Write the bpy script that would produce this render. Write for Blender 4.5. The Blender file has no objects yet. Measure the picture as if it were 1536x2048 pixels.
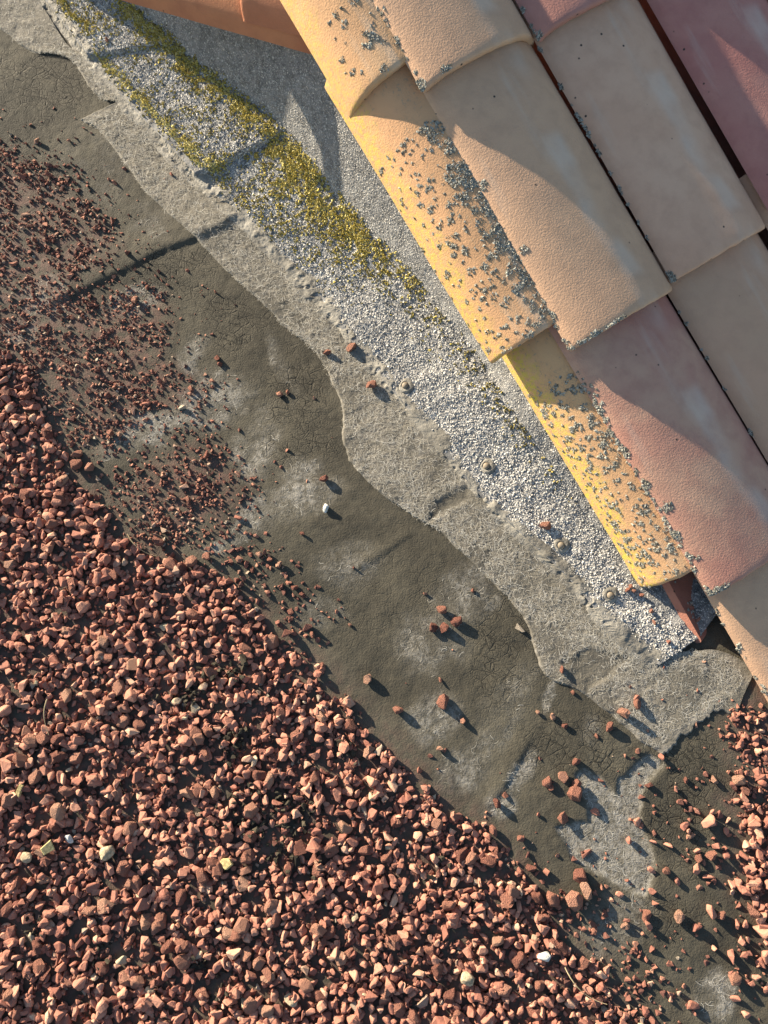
import bpy, bmesh, math, random
import numpy as np
from mathutils import Matrix, Vector
rng = np.random.default_rng(11)
random.seed(5)
scene = bpy.context.scene
col = scene.collection

# ------------------------------------------------------------------ camera, sky, sun, exposure
TILT, CAMH = math.radians(14), 1.07
FPX = 1024 / 0.6656                       # focal length in photo pixels (1536 x 2048)
cam = bpy.data.cameras.new('camera')
cam.sensor_fit = 'VERTICAL'; cam.sensor_height = 24.0; cam.lens = 24.0 * FPX / 2048
cam.clip_start = 0.02; cam.clip_end = 200
cam_ob = bpy.data.objects.new('camera', cam); col.objects.link(cam_ob)
cam_ob.location = (0, 0, CAMH); cam_ob.rotation_euler = (TILT, 0, 0)
scene.camera = cam_ob

SUN_EL, SUN_AZ = math.radians(16.0), math.radians(-39)      # SUN_AZ: heading the light travels, in the xy plane
world = bpy.data.worlds.new('World'); scene.world = world; world.use_nodes = True
nt = world.node_tree; nt.nodes.clear()
wo = nt.nodes.new('ShaderNodeOutputWorld'); bg = nt.nodes.new('ShaderNodeBackground'); sky = nt.nodes.new('ShaderNodeTexSky')
sky.sky_type = 'NISHITA'; sky.sun_disc = False; sky.sun_elevation = SUN_EL
sky.sun_rotation = math.radians(-50); sky.air_density = 1.0; sky.dust_density = 0.6
bg.inputs['Strength'].default_value = 0.075
nt.links.new(sky.outputs[0], bg.inputs[0]); nt.links.new(bg.outputs[0], wo.inputs[0])
sun = bpy.data.lights.new('sun', 'SUN'); sun.energy = 5.0; sun.angle = math.radians(0.5); sun.color = (1.0, 0.87, 0.68)
sun_ob = bpy.data.objects.new('sun', sun); col.objects.link(sun_ob)
Ldir = Vector((math.cos(SUN_AZ) * math.cos(SUN_EL), math.sin(SUN_AZ) * math.cos(SUN_EL), -math.sin(SUN_EL)))
sun_ob.rotation_euler = Ldir.to_track_quat('-Z', 'Y').to_euler(); sun_ob.location = (-2, 2, 3)
vs = scene.view_settings
vs.view_transform = 'Standard'; vs.look = 'None'; vs.gamma = 1.0; vs.use_curve_mapping = False
vs.exposure = 1.78

# ------------------------------------------------------------------ pixel <-> place
RC = np.array([[1, 0, 0], [0, math.cos(TILT), -math.sin(TILT)], [0, math.sin(TILT), math.cos(TILT)]])
CP = np.array([0, 0, CAMH])
def ray(p):
    return RC @ np.array([(p[0] - 768) / FPX, -(p[1] - 1024) / FPX, -1.0])
def at(p, z=0.0):
    d = ray(p); return CP + d * (z - CAMH) / d[2]
def pix(X, Y, Z=0.0):
    X = np.asarray(X, float); Y = np.asarray(Y, float); Z = np.asarray(Z, float) - CAMH + 0 * X
    qy = math.cos(TILT) * Y + math.sin(TILT) * Z
    qz = -math.sin(TILT) * Y + math.cos(TILT) * Z
    return 768 + FPX * X / -qz, 1024 - FPX * qy / -qz
# the tiled slope: u down the slope, v across it, w off it
AZ, BE = math.radians(-57.553), math.radians(16.610)
U = np.array([math.cos(AZ) * math.cos(BE), math.sin(AZ) * math.cos(BE), -math.sin(BE)])
V = np.array([-math.sin(AZ), math.cos(AZ), 0.0]); W = np.cross(U, V)
P3 = np.array([0.43233, 0.14193, 0.06000])
def uvw(u, v, w): return P3 + U * u + V * v + W * w
def on_w(p, w):                                        # pixel -> point on the plane w
    d = ray(p); P0 = P3 + W * w
    return CP + d * ((P0 - CP) @ W) / (d @ W)
def to_uvw(P): d = P - P3; return np.array([d @ U, d @ V, d @ W])

# ------------------------------------------------------------------ numpy helpers
def vnoise(x, y, scale, seed):
    r = np.random.default_rng(seed); g = r.random((256, 256))
    x = np.asarray(x) * scale + 500.0; y = np.asarray(y) * scale + 500.0
    xi = np.floor(x).astype(int); yi = np.floor(y).astype(int)
    fx = x - xi; fy = y - yi; fx = fx * fx * (3 - 2 * fx); fy = fy * fy * (3 - 2 * fy)
    a = g[xi % 256, yi % 256]; b = g[(xi + 1) % 256, yi % 256]; c = g[xi % 256, (yi + 1) % 256]; d = g[(xi + 1) % 256, (yi + 1) % 256]
    return (a * (1 - fx) + b * fx) * (1 - fy) + (c * (1 - fx) + d * fx) * fy
def fbm(x, y, scale, seed, oct=4):
    s = 0; a = 0.5; t = 0
    for i in range(oct):
        s = s + a * vnoise(x, y, scale * 2 ** i, seed + i * 17); t += a; a *= 0.5
    return s / t
def sstep(e0, e1, x):
    t = np.clip((x - e0) / (e1 - e0), 0, 1); return t * t * (3 - 2 * t)
def sdpoly(px, py, poly):                              # signed distance, negative inside
    poly = np.array(poly, float); d = np.full(np.shape(px), 1e9); ins = np.zeros(np.shape(px), bool)
    n = len(poly)
    for i in range(n):
        a = poly[i]; b = poly[(i + 1) % n]; e = b - a
        t = np.clip(((px - a[0]) * e[0] + (py - a[1]) * e[1]) / max(e @ e, 1e-9), 0, 1)
        d = np.minimum(d, np.hypot(px - a[0] - t * e[0], py - a[1] - t * e[1]))
        c = (a[1] > py) != (b[1] > py)
        with np.errstate(divide='ignore', invalid='ignore'):
            ins ^= c & (px < (b[0] - a[0]) * (py - a[1]) / (b[1] - a[1] + 1e-12) + a[0])
    return np.where(ins, -d, d)
def sdline(px, py, line):                              # distance to an open polyline, and which side (+ = right of travel in the photo)
    d = np.full(np.shape(px), 1e9); s = np.zeros(np.shape(px)); tt = np.zeros(np.shape(px))
    line = np.array(line, float)
    for i in range(len(line) - 1):
        a = line[i]; b = line[i + 1]; e = b - a
        t = np.clip(((px - a[0]) * e[0] + (py - a[1]) * e[1]) / (e @ e), 0, 1)
        q = np.hypot(px - a[0] - t * e[0], py - a[1] - t * e[1])
        side = np.sign(e[0] * (py - a[1]) - e[1] * (px - a[0]))
        m = q < d; d = np.where(m, q, d); s = np.where(m, side, s); tt = np.where(m, i + t, tt)
    return d, s, tt
def catmull(pts, n):
    P = np.array(pts, float); P = np.vstack([2 * P[0] - P[1], P, 2 * P[-1] - P[-2]])
    m = len(P) - 3; out = []
    for k in range(n):
        g = k / (n - 1) * m; i = min(int(g), m - 1); t = g - i
        a, b, c, d = P[i:i + 4]
        out.append(0.5 * (2 * b + (c - a) * t + (2 * a - 5 * b + 4 * c - d) * t * t + (3 * b - a - 3 * c + d) * t ** 3))
    return np.array(out)

def mesh(name, Vv, F, mat=None, smooth=True, attrs=None, cols=None):
    Vv = np.asarray(Vv, np.float32); F = np.asarray(F, np.int32); k = F.shape[1]
    me = bpy.data.meshes.new(name)
    me.vertices.add(len(Vv)); me.vertices.foreach_set('co', Vv.ravel())
    me.loops.add(F.size); me.loops.foreach_set('vertex_index', F.ravel())
    me.polygons.add(len(F)); me.polygons.foreach_set('loop_start', np.arange(0, F.size, k, dtype=np.int32))
    me.polygons.foreach_set('use_smooth', np.full(len(F), smooth))
    if cols is not None:
        for an, c in cols.items():
            a = me.attributes.new(an, 'FLOAT_COLOR', 'POINT'); a.data.foreach_set('color', np.asarray(c, np.float32).ravel())
    if mat: me.materials.append(mat)
    me.update(calc_edges=True)
    return me
def obj(name, me, parent=None, label=None, cat=None, group=None, kind=None):
    o = bpy.data.objects.new(name, me); col.objects.link(o)
    if parent: o.parent = parent
    if label: o['label'] = label
    if cat: o['category'] = cat
    if group: o['group'] = group
    if kind: o['kind'] = kind
    return o
def grid_faces(nr, nc):
    i = np.arange(nr * nc).reshape(nr, nc)
    return np.stack([i[:-1, :-1], i[1:, :-1], i[1:, 1:], i[:-1, 1:]], -1).reshape(-1, 4)

# ------------------------------------------------------------------ materials
def newmat(name, rough=0.9):
    m = bpy.data.materials.new(name); m.use_nodes = True
    n = m.node_tree.nodes; b = n['Principled BSDF']
    b.inputs['Roughness'].default_value = rough; b.inputs['Specular IOR Level'].default_value = 0.25
    return m, m.node_tree, b
def node(t, ty, **kw):
    n = t.nodes.new(ty)
    for k, v in kw.items(): setattr(n, k, v)
    return n
def tex(t, kind, scale, coord, detail=4, rough=0.55, **kw):
    n = node(t, 'ShaderNodeTex' + kind, **kw); n.inputs['Scale'].default_value = scale
    if kind == 'Noise': n.inputs['Detail'].default_value = detail; n.inputs['Roughness'].default_value = rough
    t.links.new(coord, n.inputs['Vector']); return n
def mapr(t, src, a, b, c=0.0, d=1.0):
    n = node(t, 'ShaderNodeMapRange', interpolation_type='SMOOTHSTEP'); t.links.new(src, n.inputs[0])
    for i, v in zip((1, 2, 3, 4), (a, b, c, d)): n.inputs[i].default_value = v
    return n.outputs[0]
def math_(t, op, a, b=None):
    n = node(t, 'ShaderNodeMath', operation=op)
    for i, s in enumerate((a, b)):
        if s is None: continue
        if isinstance(s, (int, float)): n.inputs[i].default_value = s
        else: t.links.new(s, n.inputs[i])
    return n.outputs[0]
def mix(t, fac, a, b, mode='MIX'):
    n = node(t, 'ShaderNodeMix', data_type='RGBA', blend_type=mode)
    for i, s in ((0, fac), (6, a), (7, b)):
        if isinstance(s, (int, float)): n.inputs[i].default_value = s
        elif isinstance(s, tuple): n.inputs[i].default_value = (*s[:3], 1)
        else: t.links.new(s, n.inputs[i])
    return n.outputs[2]
def bump(t, b, h, strength, dist, prev=None):
    n = node(t, 'ShaderNodeBump'); n.inputs['Strength'].default_value = strength; n.inputs['Distance'].default_value = dist
    t.links.new(h, n.inputs['Height'])
    if prev: t.links.new(prev, n.inputs['Normal'])
    t.links.new(n.outputs[0], b.inputs['Normal']); return n.outputs[0]
def ramp(t, fac, stops):
    n = node(t, 'ShaderNodeValToRGB'); e = n.color_ramp.elements
    while len(e) < len(stops): e.new(0.5)
    for el, (p, c) in zip(e, stops): el.position = p; el.color = (*c, 1)
    t.links.new(fac, n.inputs[0]); return n.outputs[0]
def coord(t): return node(t, 'ShaderNodeTexCoord').outputs['Object']
def attr(t, name): return node(t, 'ShaderNodeAttribute', attribute_name=name)
def sep(t, c):
    n = node(t, 'ShaderNodeSeparateColor'); t.links.new(c, n.inputs[0]); return n.outputs

# --- weathered bitumen: attribute "zone" r = bare fibre, g = crackled, b = rusty dust, a = wet-dark
def felt_material(name, base, pale, crack_scale=125):
    m, t, b = newmat(name, 0.85); co = coord(t); z = attr(t, 'zone'); s = sep(t, z.outputs['Color'])
    n1 = tex(t, 'Noise', 9, co, 6, 0.62); n2 = tex(t, 'Noise', 70, co, 5, 0.6); n3 = tex(t, 'Noise', 420, co, 3, 0.6)
    c = mix(t, mapr(t, n1.outputs[0], .35, .68), tuple(x * .72 for x in base), tuple(x * 1.25 for x in base))
    c = mix(t, mapr(t, n2.outputs[0], .45, .75, 0, .5), c, tuple(x * .55 for x in base))
    pm = math_(t, 'MULTIPLY', s[0], mapr(t, n2.outputs[0], .30, .62, .35, 1.15))
    n5 = tex(t, 'Noise', 190, co, 4, .7); pm = math_(t, 'MULTIPLY', pm, mapr(t, n5.outputs[0], .36, .60, .25, 1.1))
    c = mix(t, pm, c, pale)
    c = mix(t, math_(t, 'MULTIPLY', s[2], mapr(t, n2.outputs[0], .35, .65)), c, (.12, .070, .055))
    c = mix(t, mapr(t, n3.outputs[0], .62, .72, 0, .45), c, tuple(min(x * 2.2, .5) for x in base))
    # mud cracks
    wv = node(t, 'ShaderNodeVectorMath', operation='MULTIPLY_ADD'); t.links.new(tex(t, 'Noise', 60, co, 3).outputs['Color'], wv.inputs[0])
    wv.inputs[1].default_value = (.007, .007, .0); t.links.new(co, wv.inputs[2])
    vo = tex(t, 'Voronoi', crack_scale, wv.outputs[0], feature='DISTANCE_TO_EDGE')
    vo2 = tex(t, 'Voronoi', crack_scale * .45, wv.outputs[0], feature='DISTANCE_TO_EDGE')
    ck = math_(t, 'MAXIMUM', mapr(t, vo.outputs['Distance'], .0, .06, 1, 0), mapr(t, vo2.outputs['Distance'], .0, .05, 1, 0))
    patch = mapr(t, tex(t, 'Noise', 24, co, 3).outputs[0], .30, .62)
    ckm = math_(t, 'MULTIPLY', math_(t, 'MULTIPLY', ck, s[1]), patch)
    c = mix(t, math_(t, 'MULTIPLY', ckm, .8), c, tuple(x * .18 for x in base))
    t.links.new(c, b.inputs['Base Color'])
    p = bump(t, b, n3.outputs[0], .6, .0015)
    p = bump(t, b, n2.outputs[0], .35, .0022, p)
    inv = math_(t, 'SUBTRACT', 1.0, ckm); bump(t, b, inv, .8, .0012, p)
    return m
M_DECK = felt_material('weathered_membrane', (.063, .056, .040), (.22, .205, .175))
M_FELT = felt_material('pale_felt', (.100, .091, .072), (.195, .178, .148), 60)

def tint_material(name, stops, attname='tint', rough=.92, bscale=260, bdist=.0012, object_random=False):
    m, t, b = newmat(name, rough); co = coord(t)
    if object_random: f = sep(t, node(t, 'ShaderNodeObjectInfo').outputs['Color'])[0]
    else: f = sep(t, attr(t, attname).outputs['Color'])[0]
    c = ramp(t, f, stops)
    n = tex(t, 'Noise', bscale, co, 4, .65); n2 = tex(t, 'Noise', bscale * .35, co, 4)
    c = mix(t, mapr(t, n2.outputs[0], .35, .7, 0, .55), c, (1.25, 1.2, 1.1), 'MULTIPLY')
    c = mix(t, mapr(t, n.outputs[0], .3, .55, .45, 0), c, (.55, .5, .5), 'MULTIPLY')
    t.links.new(c, b.inputs['Base Color']); bump(t, b, n.outputs[0], .7, bdist)
    return m
RED = [(0, (.17, .070, .052)), (.25, (.25, .105, .075)), (.5, (.31, .140, .098)), (.75, (.40, .205, .142)), (.92, (.46, .29, .20)), (1, (.36, .30, .20))]
M_STONE = tint_material('crushed_red_stone', RED, bscale=330)
M_STONE_ONE = tint_material('crushed_red_stone_single', RED[:5], bscale=14, bdist=.06, object_random=True)
M_GRIT = tint_material('fine_red_grit', [(0, (.11, .05, .04)), (.5, (.21, .09, .064)), (.85, (.31, .155, .105)), (1, (.30, .25, .19))], bscale=700)
M_SOIL = tint_material('dark_soil', [(0, (.018, .015, .011)), (1, (.06, .05, .033))], bscale=700)
M_GRAN = tint_material('slate_granules', [(0, (.14, .139, .135)), (.35, (.27, .267, .258)), (.7, (.42, .41, .388)), (1, (.62, .60, .54))], bscale=900, bdist=.0004)
M_MOSS = tint_material('moss', [(0, (.09, .08, .035)), (.3, (.20, .17, .06)), (.6, (.32, .265, .07)), (.85, (.44, .36, .085)), (1, (.50, .45, .20))], bscale=900)
M_LICH = tint_material('grey_lichen', [(0, (.10, .095, .075)), (.4, (.20, .195, .165)), (.8, (.33, .325, .285)), (1, (.44, .42, .33))], bscale=900)
M_FIBRE = tint_material('glass_fibre', [(0, (.20, .18, .14)), (.6, (.33, .31, .26)), (1, (.55, .53, .47))], bscale=300)
def plain(name, c, rough=.9, bscale=200, bdist=.001, var=.35):
    m, t, b = newmat(name, rough); co = coord(t); n = tex(t, 'Noise', bscale, co, 5); n2 = tex(t, 'Noise', bscale * .12, co, 4)
    k = mix(t, mapr(t, n2.outputs[0], .3, .7), tuple(x * (1 - var) for x in c), tuple(min(1, x * (1 + var)) for x in c))
    t.links.new(k, b.inputs['Base Color']); bump(t, b, n.outputs[0], .6, bdist); return m
M_TAR = plain('grey_bitumen_smear', (.185, .172, .145), .75, 180, .003)
M_SHEET = plain('mineral_sheet', (.17, .167, .16), .9, 500, .002)
M_UNDER = plain('dark_underlay', (.035, .03, .027), .95, 60, .004)
M_NAIL = plain('weathered_nail', (.22, .18, .13), .55, 300, .0006)
M_CHIP = plain('yellow_chip', (.55, .45, .21), .85, 40, .02)
M_WHITE = plain('white_stone', (.66, .66, .62), .8, 40, .02, .2)
M_CREAM = plain('cream_stone', (.48, .38, .25), .9, 40, .02)
M_STRAW = plain('dry_stalk', (.42, .33, .19), .8, 300, .0004)

def tile_material(name, base, alt, algae=0.0, specks=.5):
    m, t, b = newmat(name, .82); co = coord(t)
    n1 = tex(t, 'Noise', 7, co, 5, .55); n2 = tex(t, 'Noise', 45, co, 5, .6); n3 = tex(t, 'Noise', 420, co, 3, .6)
    c = mix(t, mapr(t, n1.outputs[0], .33, .66), base, alt)
    c = mix(t, mapr(t, n2.outputs[0], .40, .70, 0, .35), c, tuple(x * .78 for x in base))
    # streaky pale bloom
    st = node(t, 'ShaderNodeMapping'); st.inputs['Scale'].default_value = (4, 26, 10); t.links.new(co, st.inputs[0])
    n4 = tex(t, 'Noise', 1.0, st.outputs[0], 4, .5)
    c = mix(t, mapr(t, n4.outputs[0], .60, .74, 0, .33), c, (.50, .45, .37))
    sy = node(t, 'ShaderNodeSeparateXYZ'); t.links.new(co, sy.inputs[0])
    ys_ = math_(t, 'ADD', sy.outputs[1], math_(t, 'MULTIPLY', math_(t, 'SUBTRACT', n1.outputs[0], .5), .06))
    pale_band = math_(t, 'MULTIPLY', mapr(t, math_(t, 'ABSOLUTE', math_(t, 'SUBTRACT', ys_, .118)), .004, .020, 1, 0), mapr(t, tex(t, 'Noise', 9, co, 2).outputs[0], .42, .62, 0, .42))  # pale lengthwise band at one place across the tile, patchy with noise
    c = mix(t, pale_band, c, (.56, .49, .41))
    # black specks
    vo = tex(t, 'Voronoi', 75, co, feature='F1'); vr = sep(t, vo.outputs['Color'])
    sp = math_(t, 'MULTIPLY', mapr(t, vo.outputs['Distance'], .06, .16, 1, 0), math_(t, 'GREATER_THAN', vr[0], 1 - .10 * specks))
    c = mix(t, sp, c, (.03, .028, .025))
    if algae:
        y = node(t, 'ShaderNodeSeparateXYZ'); t.links.new(co, y.inputs[0])
        na = tex(t, 'Noise', 150, co, 5, .7)
        band = math_(t, 'ADD', mapr(t, y.outputs[1], .0, .034, 1, 0), math_(t, 'MULTIPLY', math_(t, 'SUBTRACT', n2.outputs[0], .5), 1.4))
        a = math_(t, 'MULTIPLY', mapr(t, band, .38, 1.1), mapr(t, na.outputs[0], .40, .60))
        c = mix(t, math_(t, 'MULTIPLY', a, algae), c, (.50, .40, .07))
        a2 = math_(t, 'MULTIPLY', mapr(t, tex(t, 'Noise', 260, co, 3, .7).outputs[0], .56, .66), mapr(t, n2.outputs[0], .4, .6))
        c = mix(t, math_(t, 'MULTIPLY', a2, algae * .8), c, (.22, .205, .15))
    t.links.new(c, b.inputs['Base Color'])
    p = bump(t, b, n3.outputs[0], .5, .0012); bump(t, b, n2.outputs[0], .3, .0014, p)
    return m

# ------------------------------------------------------------------ deck relief and zones (photo pixels on the deck)
FELT_L = [(-60, 30), (0, 62), (60, 106), (110, 110), (150, 132), (190, 185), (222, 205)]
FELT_R1 = [(10, -60), (75, 0), (135, 90), (180, 120), (225, 170), (250, 195), (275, 215)]
FELT2_L = [(158, 238), (195, 262), (250, 332), (300, 396), (375, 466), (460, 550), (540, 624), (610, 690), (655, 746), (682, 820), (687, 885), (705, 928), (760, 985), (850, 1046), (922, 1102), (1000, 1182), (1050, 1250), (1074, 1325), (1100, 1358), (1170, 1392), (1250, 1458), (1332, 1522)]
FELT2_R = [(246, 196), (290, 240), (360, 310), (440, 390), (500, 470), (580, 545), (650, 620), (710, 700), (780, 780), (850, 850), (920, 930), (980, 1005), (1040, 1070), (1110, 1135), (1180, 1210), (1240, 1275), (1300, 1318), (1360, 1310), (1430, 1300), (1500, 1335), (1490, 1380), (1466, 1424)]
BED = [(-700, 560), (-300, 640), (-40, 690), (40, 715), (95, 800), (140, 920), (190, 985), (240, 1055), (320, 1100), (385, 1130), (440, 1170), (520, 1212), (560, 1262), (640, 1340), (690, 1400), (760, 1470), (800, 1505), (860, 1565), (905, 1615), (965, 1645), (1000, 1685), (1060, 1760), (1110, 1830), (1160, 1900), (1230, 1980), (1290, 2060), (1400, 2300), (1400, 2700), (-700, 2700)]
BED2 = [(1700, 1380), (1530, 1365), (1485, 1400), (1462, 1460), (1480, 1540), (1450, 1600), (1500, 1680), (1460, 1740), (1500, 1800), (1545, 1900), (1700, 2100)]
GRIT1 = [(-300, 260), (0, 300), (60, 322), (130, 372), (205, 432), (245, 490), (205, 530), (150, 575), (190, 600), (250, 585), (330, 590), (345, 640), (330, 700), (410, 770), (400, 812), (320, 822), (240, 880), (190, 910), (130, 860), (60, 760), (-300, 700)]
GRIT2 = [(235, 1010), (290, 930), (370, 880), (430, 890), (505, 962), (470, 1025), (440, 1060), (350, 1080), (290, 1065)]
GRIT3 = [(400, 1140), (430, 1095), (520, 1085), (560, 1130), (540, 1190), (620, 1180), (640, 1210), (600, 1290), (540, 1240), (480, 1180)]
GRIT4 = [(1040, 1840), (1120, 1780), (1220, 1850), (1270, 1920), (1320, 2000), (1340, 2100), (1260, 2060), (1180, 1960)]
STRONG = [(1142, 1552), (1165, 1532), (1205, 1560), (1232, 1582), (1240, 1550), (1270, 1530), (1300, 1500), (1335, 1520), (1292, 1580), (1282, 1640), (1300, 1700), (1312, 1750), (1290, 1795), (1230, 1770), (1150, 1730), (1110, 1660), (1150, 1640), (1180, 1640), (1175, 1600)]
PALE = [(420, 800, 95, 70, -30, .75), (300, 862, 120, 34, -22, .7), (520, 885, 48, 80, 25, .6), (575, 1010, 120, 42, -18, .85), (470, 1065, 105, 26, -28, .9), (600, 940, 60, 40, -20, .55), (695, 1130, 70, 50, 0, .35), (930, 1190, 75, 75, 0, .5), (860, 1290, 90, 80, 0, .35), (870, 1440, 60, 60, 0, .5), (930, 1545, 70, 45, -30, .5), (1042, 1535, 20, 62, 25, 1), (995, 1600, 34, 40, 30, .85), (560, 735, 26, 85, -22, .4), (270, 600, 75, 26, -10, .7), (90, 595, 65, 40, 0, .6), (30, 660, 60, 26, 0, .6), (1430, 1995, 48, 60, 15, .75), (1100, 1390, 12, 40, 10, .9), (1180, 1460, 30, 30, 0, .3), (1010, 1420, 40, 120, 30, .25), (640, 1220, 60, 30, 0, .2), (395, 705, 26, 60, 10, .5), (1240, 1850, 60, 110, 30, .3), (190, 330, 90, 110, 0, .12), (300, 450, 60, 40, 40, .2)]
CRACK = [(80, 165, 130, 90, 0, 1), (350, 550, 110, 70, -20, 1), (480, 640, 90, 70, 0, .9), (590, 780, 95, 110, 0, .9), (1010, 1300, 90, 150, 0, .8), (1210, 1490, 80, 90, 0, 1), (1370, 1590, 120, 180, 0, 1), (610, 880, 90, 60, 0, .8), (780, 1200, 160, 160, 0, .3), (1330, 1800, 100, 120, 0, .6), (1100, 1480, 80, 80, 0, .7)]
def ell(px, py, L):
    r = np.zeros(np.shape(px))
    for cx, cy, rx, ry, a, s in L:
        a = math.radians(a); dx = px - cx; dy = py - cy
        q = np.hypot((dx * math.cos(a) + dy * math.sin(a)) / rx, (-dx * math.sin(a) + dy * math.cos(a)) / ry)
        r = np.maximum(r, s * (1 - sstep(.45, 1.15, q)))
    return r
def jitter(X, Y, px, py, amp=16):
    return px + amp * 2 * (fbm(X, Y, 22, 3) - .5) * 2, py + amp * 2 * (fbm(X, Y, 22, 9) - .5) * 2
def zones(X, Y):
    px, py = pix(X, Y); jx, jy = jitter(X, Y, px, py, 14)
    strong = 1 - sstep(-5, 5, sdpoly(jx * .6 + px * .4, jy * .6 + py * .4, STRONG))
    pale = np.maximum(ell(jx, jy, PALE) * (.45 + 1.1 * sstep(.35, .62, fbm(X, Y, 45, 41))), strong)
    crack = ell(jx, jy, CRACK) * (1 - .9 * strong)
    bed = np.minimum(sdpoly(px, py, BED), sdpoly(px, py, BED2)); gr = np.minimum(sdpoly(px, py, GRIT1), sdpoly(px, py, GRIT2))
    dust = np.maximum(.75 * (1 - sstep(-40, 60, bed)), .85 * (1 - sstep(-50, 30, gr)))
    return np.clip(pale, 0, 1), crack, dust, strong
SEAM = [(60, 618), (150, 580), (240, 538), (330, 492), (400, 470), (450, 448)]
SEAM2 = [(690, 1155), (760, 1108), (846, 1050)]
SEAM3 = [(965, 1625), (1000, 1580), (1030, 1530), (1065, 1462)]
def deckz(X, Y):
    px, py = pix(X, Y)
    z = .007 * (fbm(X, Y, 4, 61, 3) - .5) + .0018 * (fbm(X, Y, 40, 71, 3) - .5) + .0008 * (fbm(X, Y, 170, 75, 2) - .5)
    for line, h, fall, back in ((SEAM, .0034, 14, 90), (SEAM2, .0012, 9, 26), (SEAM3, .0020, 12, 40)):
        d, s, t = sdline(px, py, line); sd = d * s
        endf = sstep(0, .5, t) * (1 - sstep(len(line) - 1.4, len(line) - 1, t)) if line is not SEAM else sstep(0, .8, t)
        # higher on the upper-left side, dropping off towards the lower right
        z = z + h * np.where(sd > 0, 1 - sstep(0, fall, sd), 1 - sstep(0, back, -sd)) * endf
    _, _, _, st = zones(X, Y) if np.size(X) > 1 else (0, 0, 0, 0)
    return z - .0028 * st

def axis(a0, a1, step, lo, hi):
    mid = np.arange(a0, a1, step); k = .01; left = []; x = a0
    while x > lo: x -= k; k *= 1.5; left.append(x)
    right = []; x = mid[-1]; k = .01
    while x < hi: x += k; k *= 1.5; right.append(x)
    return np.array(left[::-1] + list(mid) + right)
xs = axis(-.76, .62, .003, -3, 2.2); ys = axis(-.51, 1.24, .003, -3, 3)
XX, YY = np.meshgrid(xs, ys)
ZZ = deckz(XX, YY); pl, ck, du, st = zones(XX, YY)
Fq = grid_faces(*XX.shape)
VV = np.stack([XX, YY, ZZ], -1).reshape(-1, 3)
# the deck stops underneath the tiled slope
vcoord = (VV - P3) @ V; keep_v = vcoord < .03
Fq = Fq[keep_v[Fq].all(1)]
Z4 = np.stack([pl, ck, du, st], -1).reshape(-1, 4)
used = np.unique(Fq); remap = np.zeros(len(VV), int); remap[used] = np.arange(len(used))
# quads wind clockwise in (row=y, col=x): flip so normals point up
deck_me = mesh('roof_deck', VV[used], remap[Fq][:, ::-1], M_DECK, True, cols={'zone': Z4[used]})
deck = obj('roof_deck', deck_me, kind='structure', label='dark weathered bitumen membrane of the flat roof', cat='flat roof')

# heights under stones: deck grid lookup with the felt strips on top
hx0, hy0, hs = -.95, -.68, .002
HX = np.arange(hx0, .75, hs); HY = np.arange(hy0, 1.40, hs)
hgx, hgy = np.meshgrid(HX, HY)
HM = deckz(hgx, hgy)
HB = HM.copy()
def hidx(x, y): return int(round((y - hy0) / hs)), int(round((x - hx0) / hs))

# ------------------------------------------------------------------ felt strip (two sheets)
def loft(Lp, Rp, n, m, z0, thick, edge, name, mat, parent, wob=3.0):
    L = catmull(Lp, n); R_ = catmull(Rp, n)
    wl = (fbm(np.arange(n) * .05, np.zeros(n), 1.0, 203 + len(Lp), 4) - .5) * 2
    nd = np.gradient(L, axis=0); nd /= np.linalg.norm(nd, axis=1)[:, None] + 1e-9
    L = L + np.stack([-nd[:, 1], nd[:, 0]], 1) * (wl * wob * 2.4)[:, None]
    t = np.linspace(0, 1, m) ** 1.5
    P = L[:, None, :] * (1 - t)[None, :, None] + R_[:, None, :] * t[None, :, None]
    sl_ = np.linspace(0, 1, n)[:, None]; bend = sstep(.93, 1, sl_) * (4 * t * (1 - t))[None]
    rag = sstep(.96, 1, sl_) * (fbm(t * 14, t * 0, 1, 219, 3) - .5)[None]
    P[..., 1] -= 30 * bend + 26 * rag; P[..., 0] -= 6 * bend + 20 * rag
    # pixels -> place on z = 0
    dx = (P[..., 0] - 768) / FPX; dy = -(P[..., 1] - 1024) / FPX
    ry = math.cos(TILT) * dy + math.sin(TILT); rz = math.sin(TILT) * dy - math.cos(TILT)
    k = -CAMH / rz; X = dx * k; Y = ry * k
    dist = np.hypot(X - X[:, :1], Y - Y[:, :1])
    endd = np.minimum(np.arange(n), np.arange(n)[::-1])[:, None] * 1.0
    e = sstep(0, edge, dist) * sstep(0, 2, endd)
    Z = deckz(X, Y) + z0 + thick * e - .0012 * (1 - e)
    Z = Z + .0016 * (fbm(X, Y, 90, 211) - .5)
    return X, Y, Z, dist
flash = obj('felt_strip', None, kind='structure', label='pale grey fibrous felt strip along the foot of the tiled slope', cat='felt strip')
felt_pts = []
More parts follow.
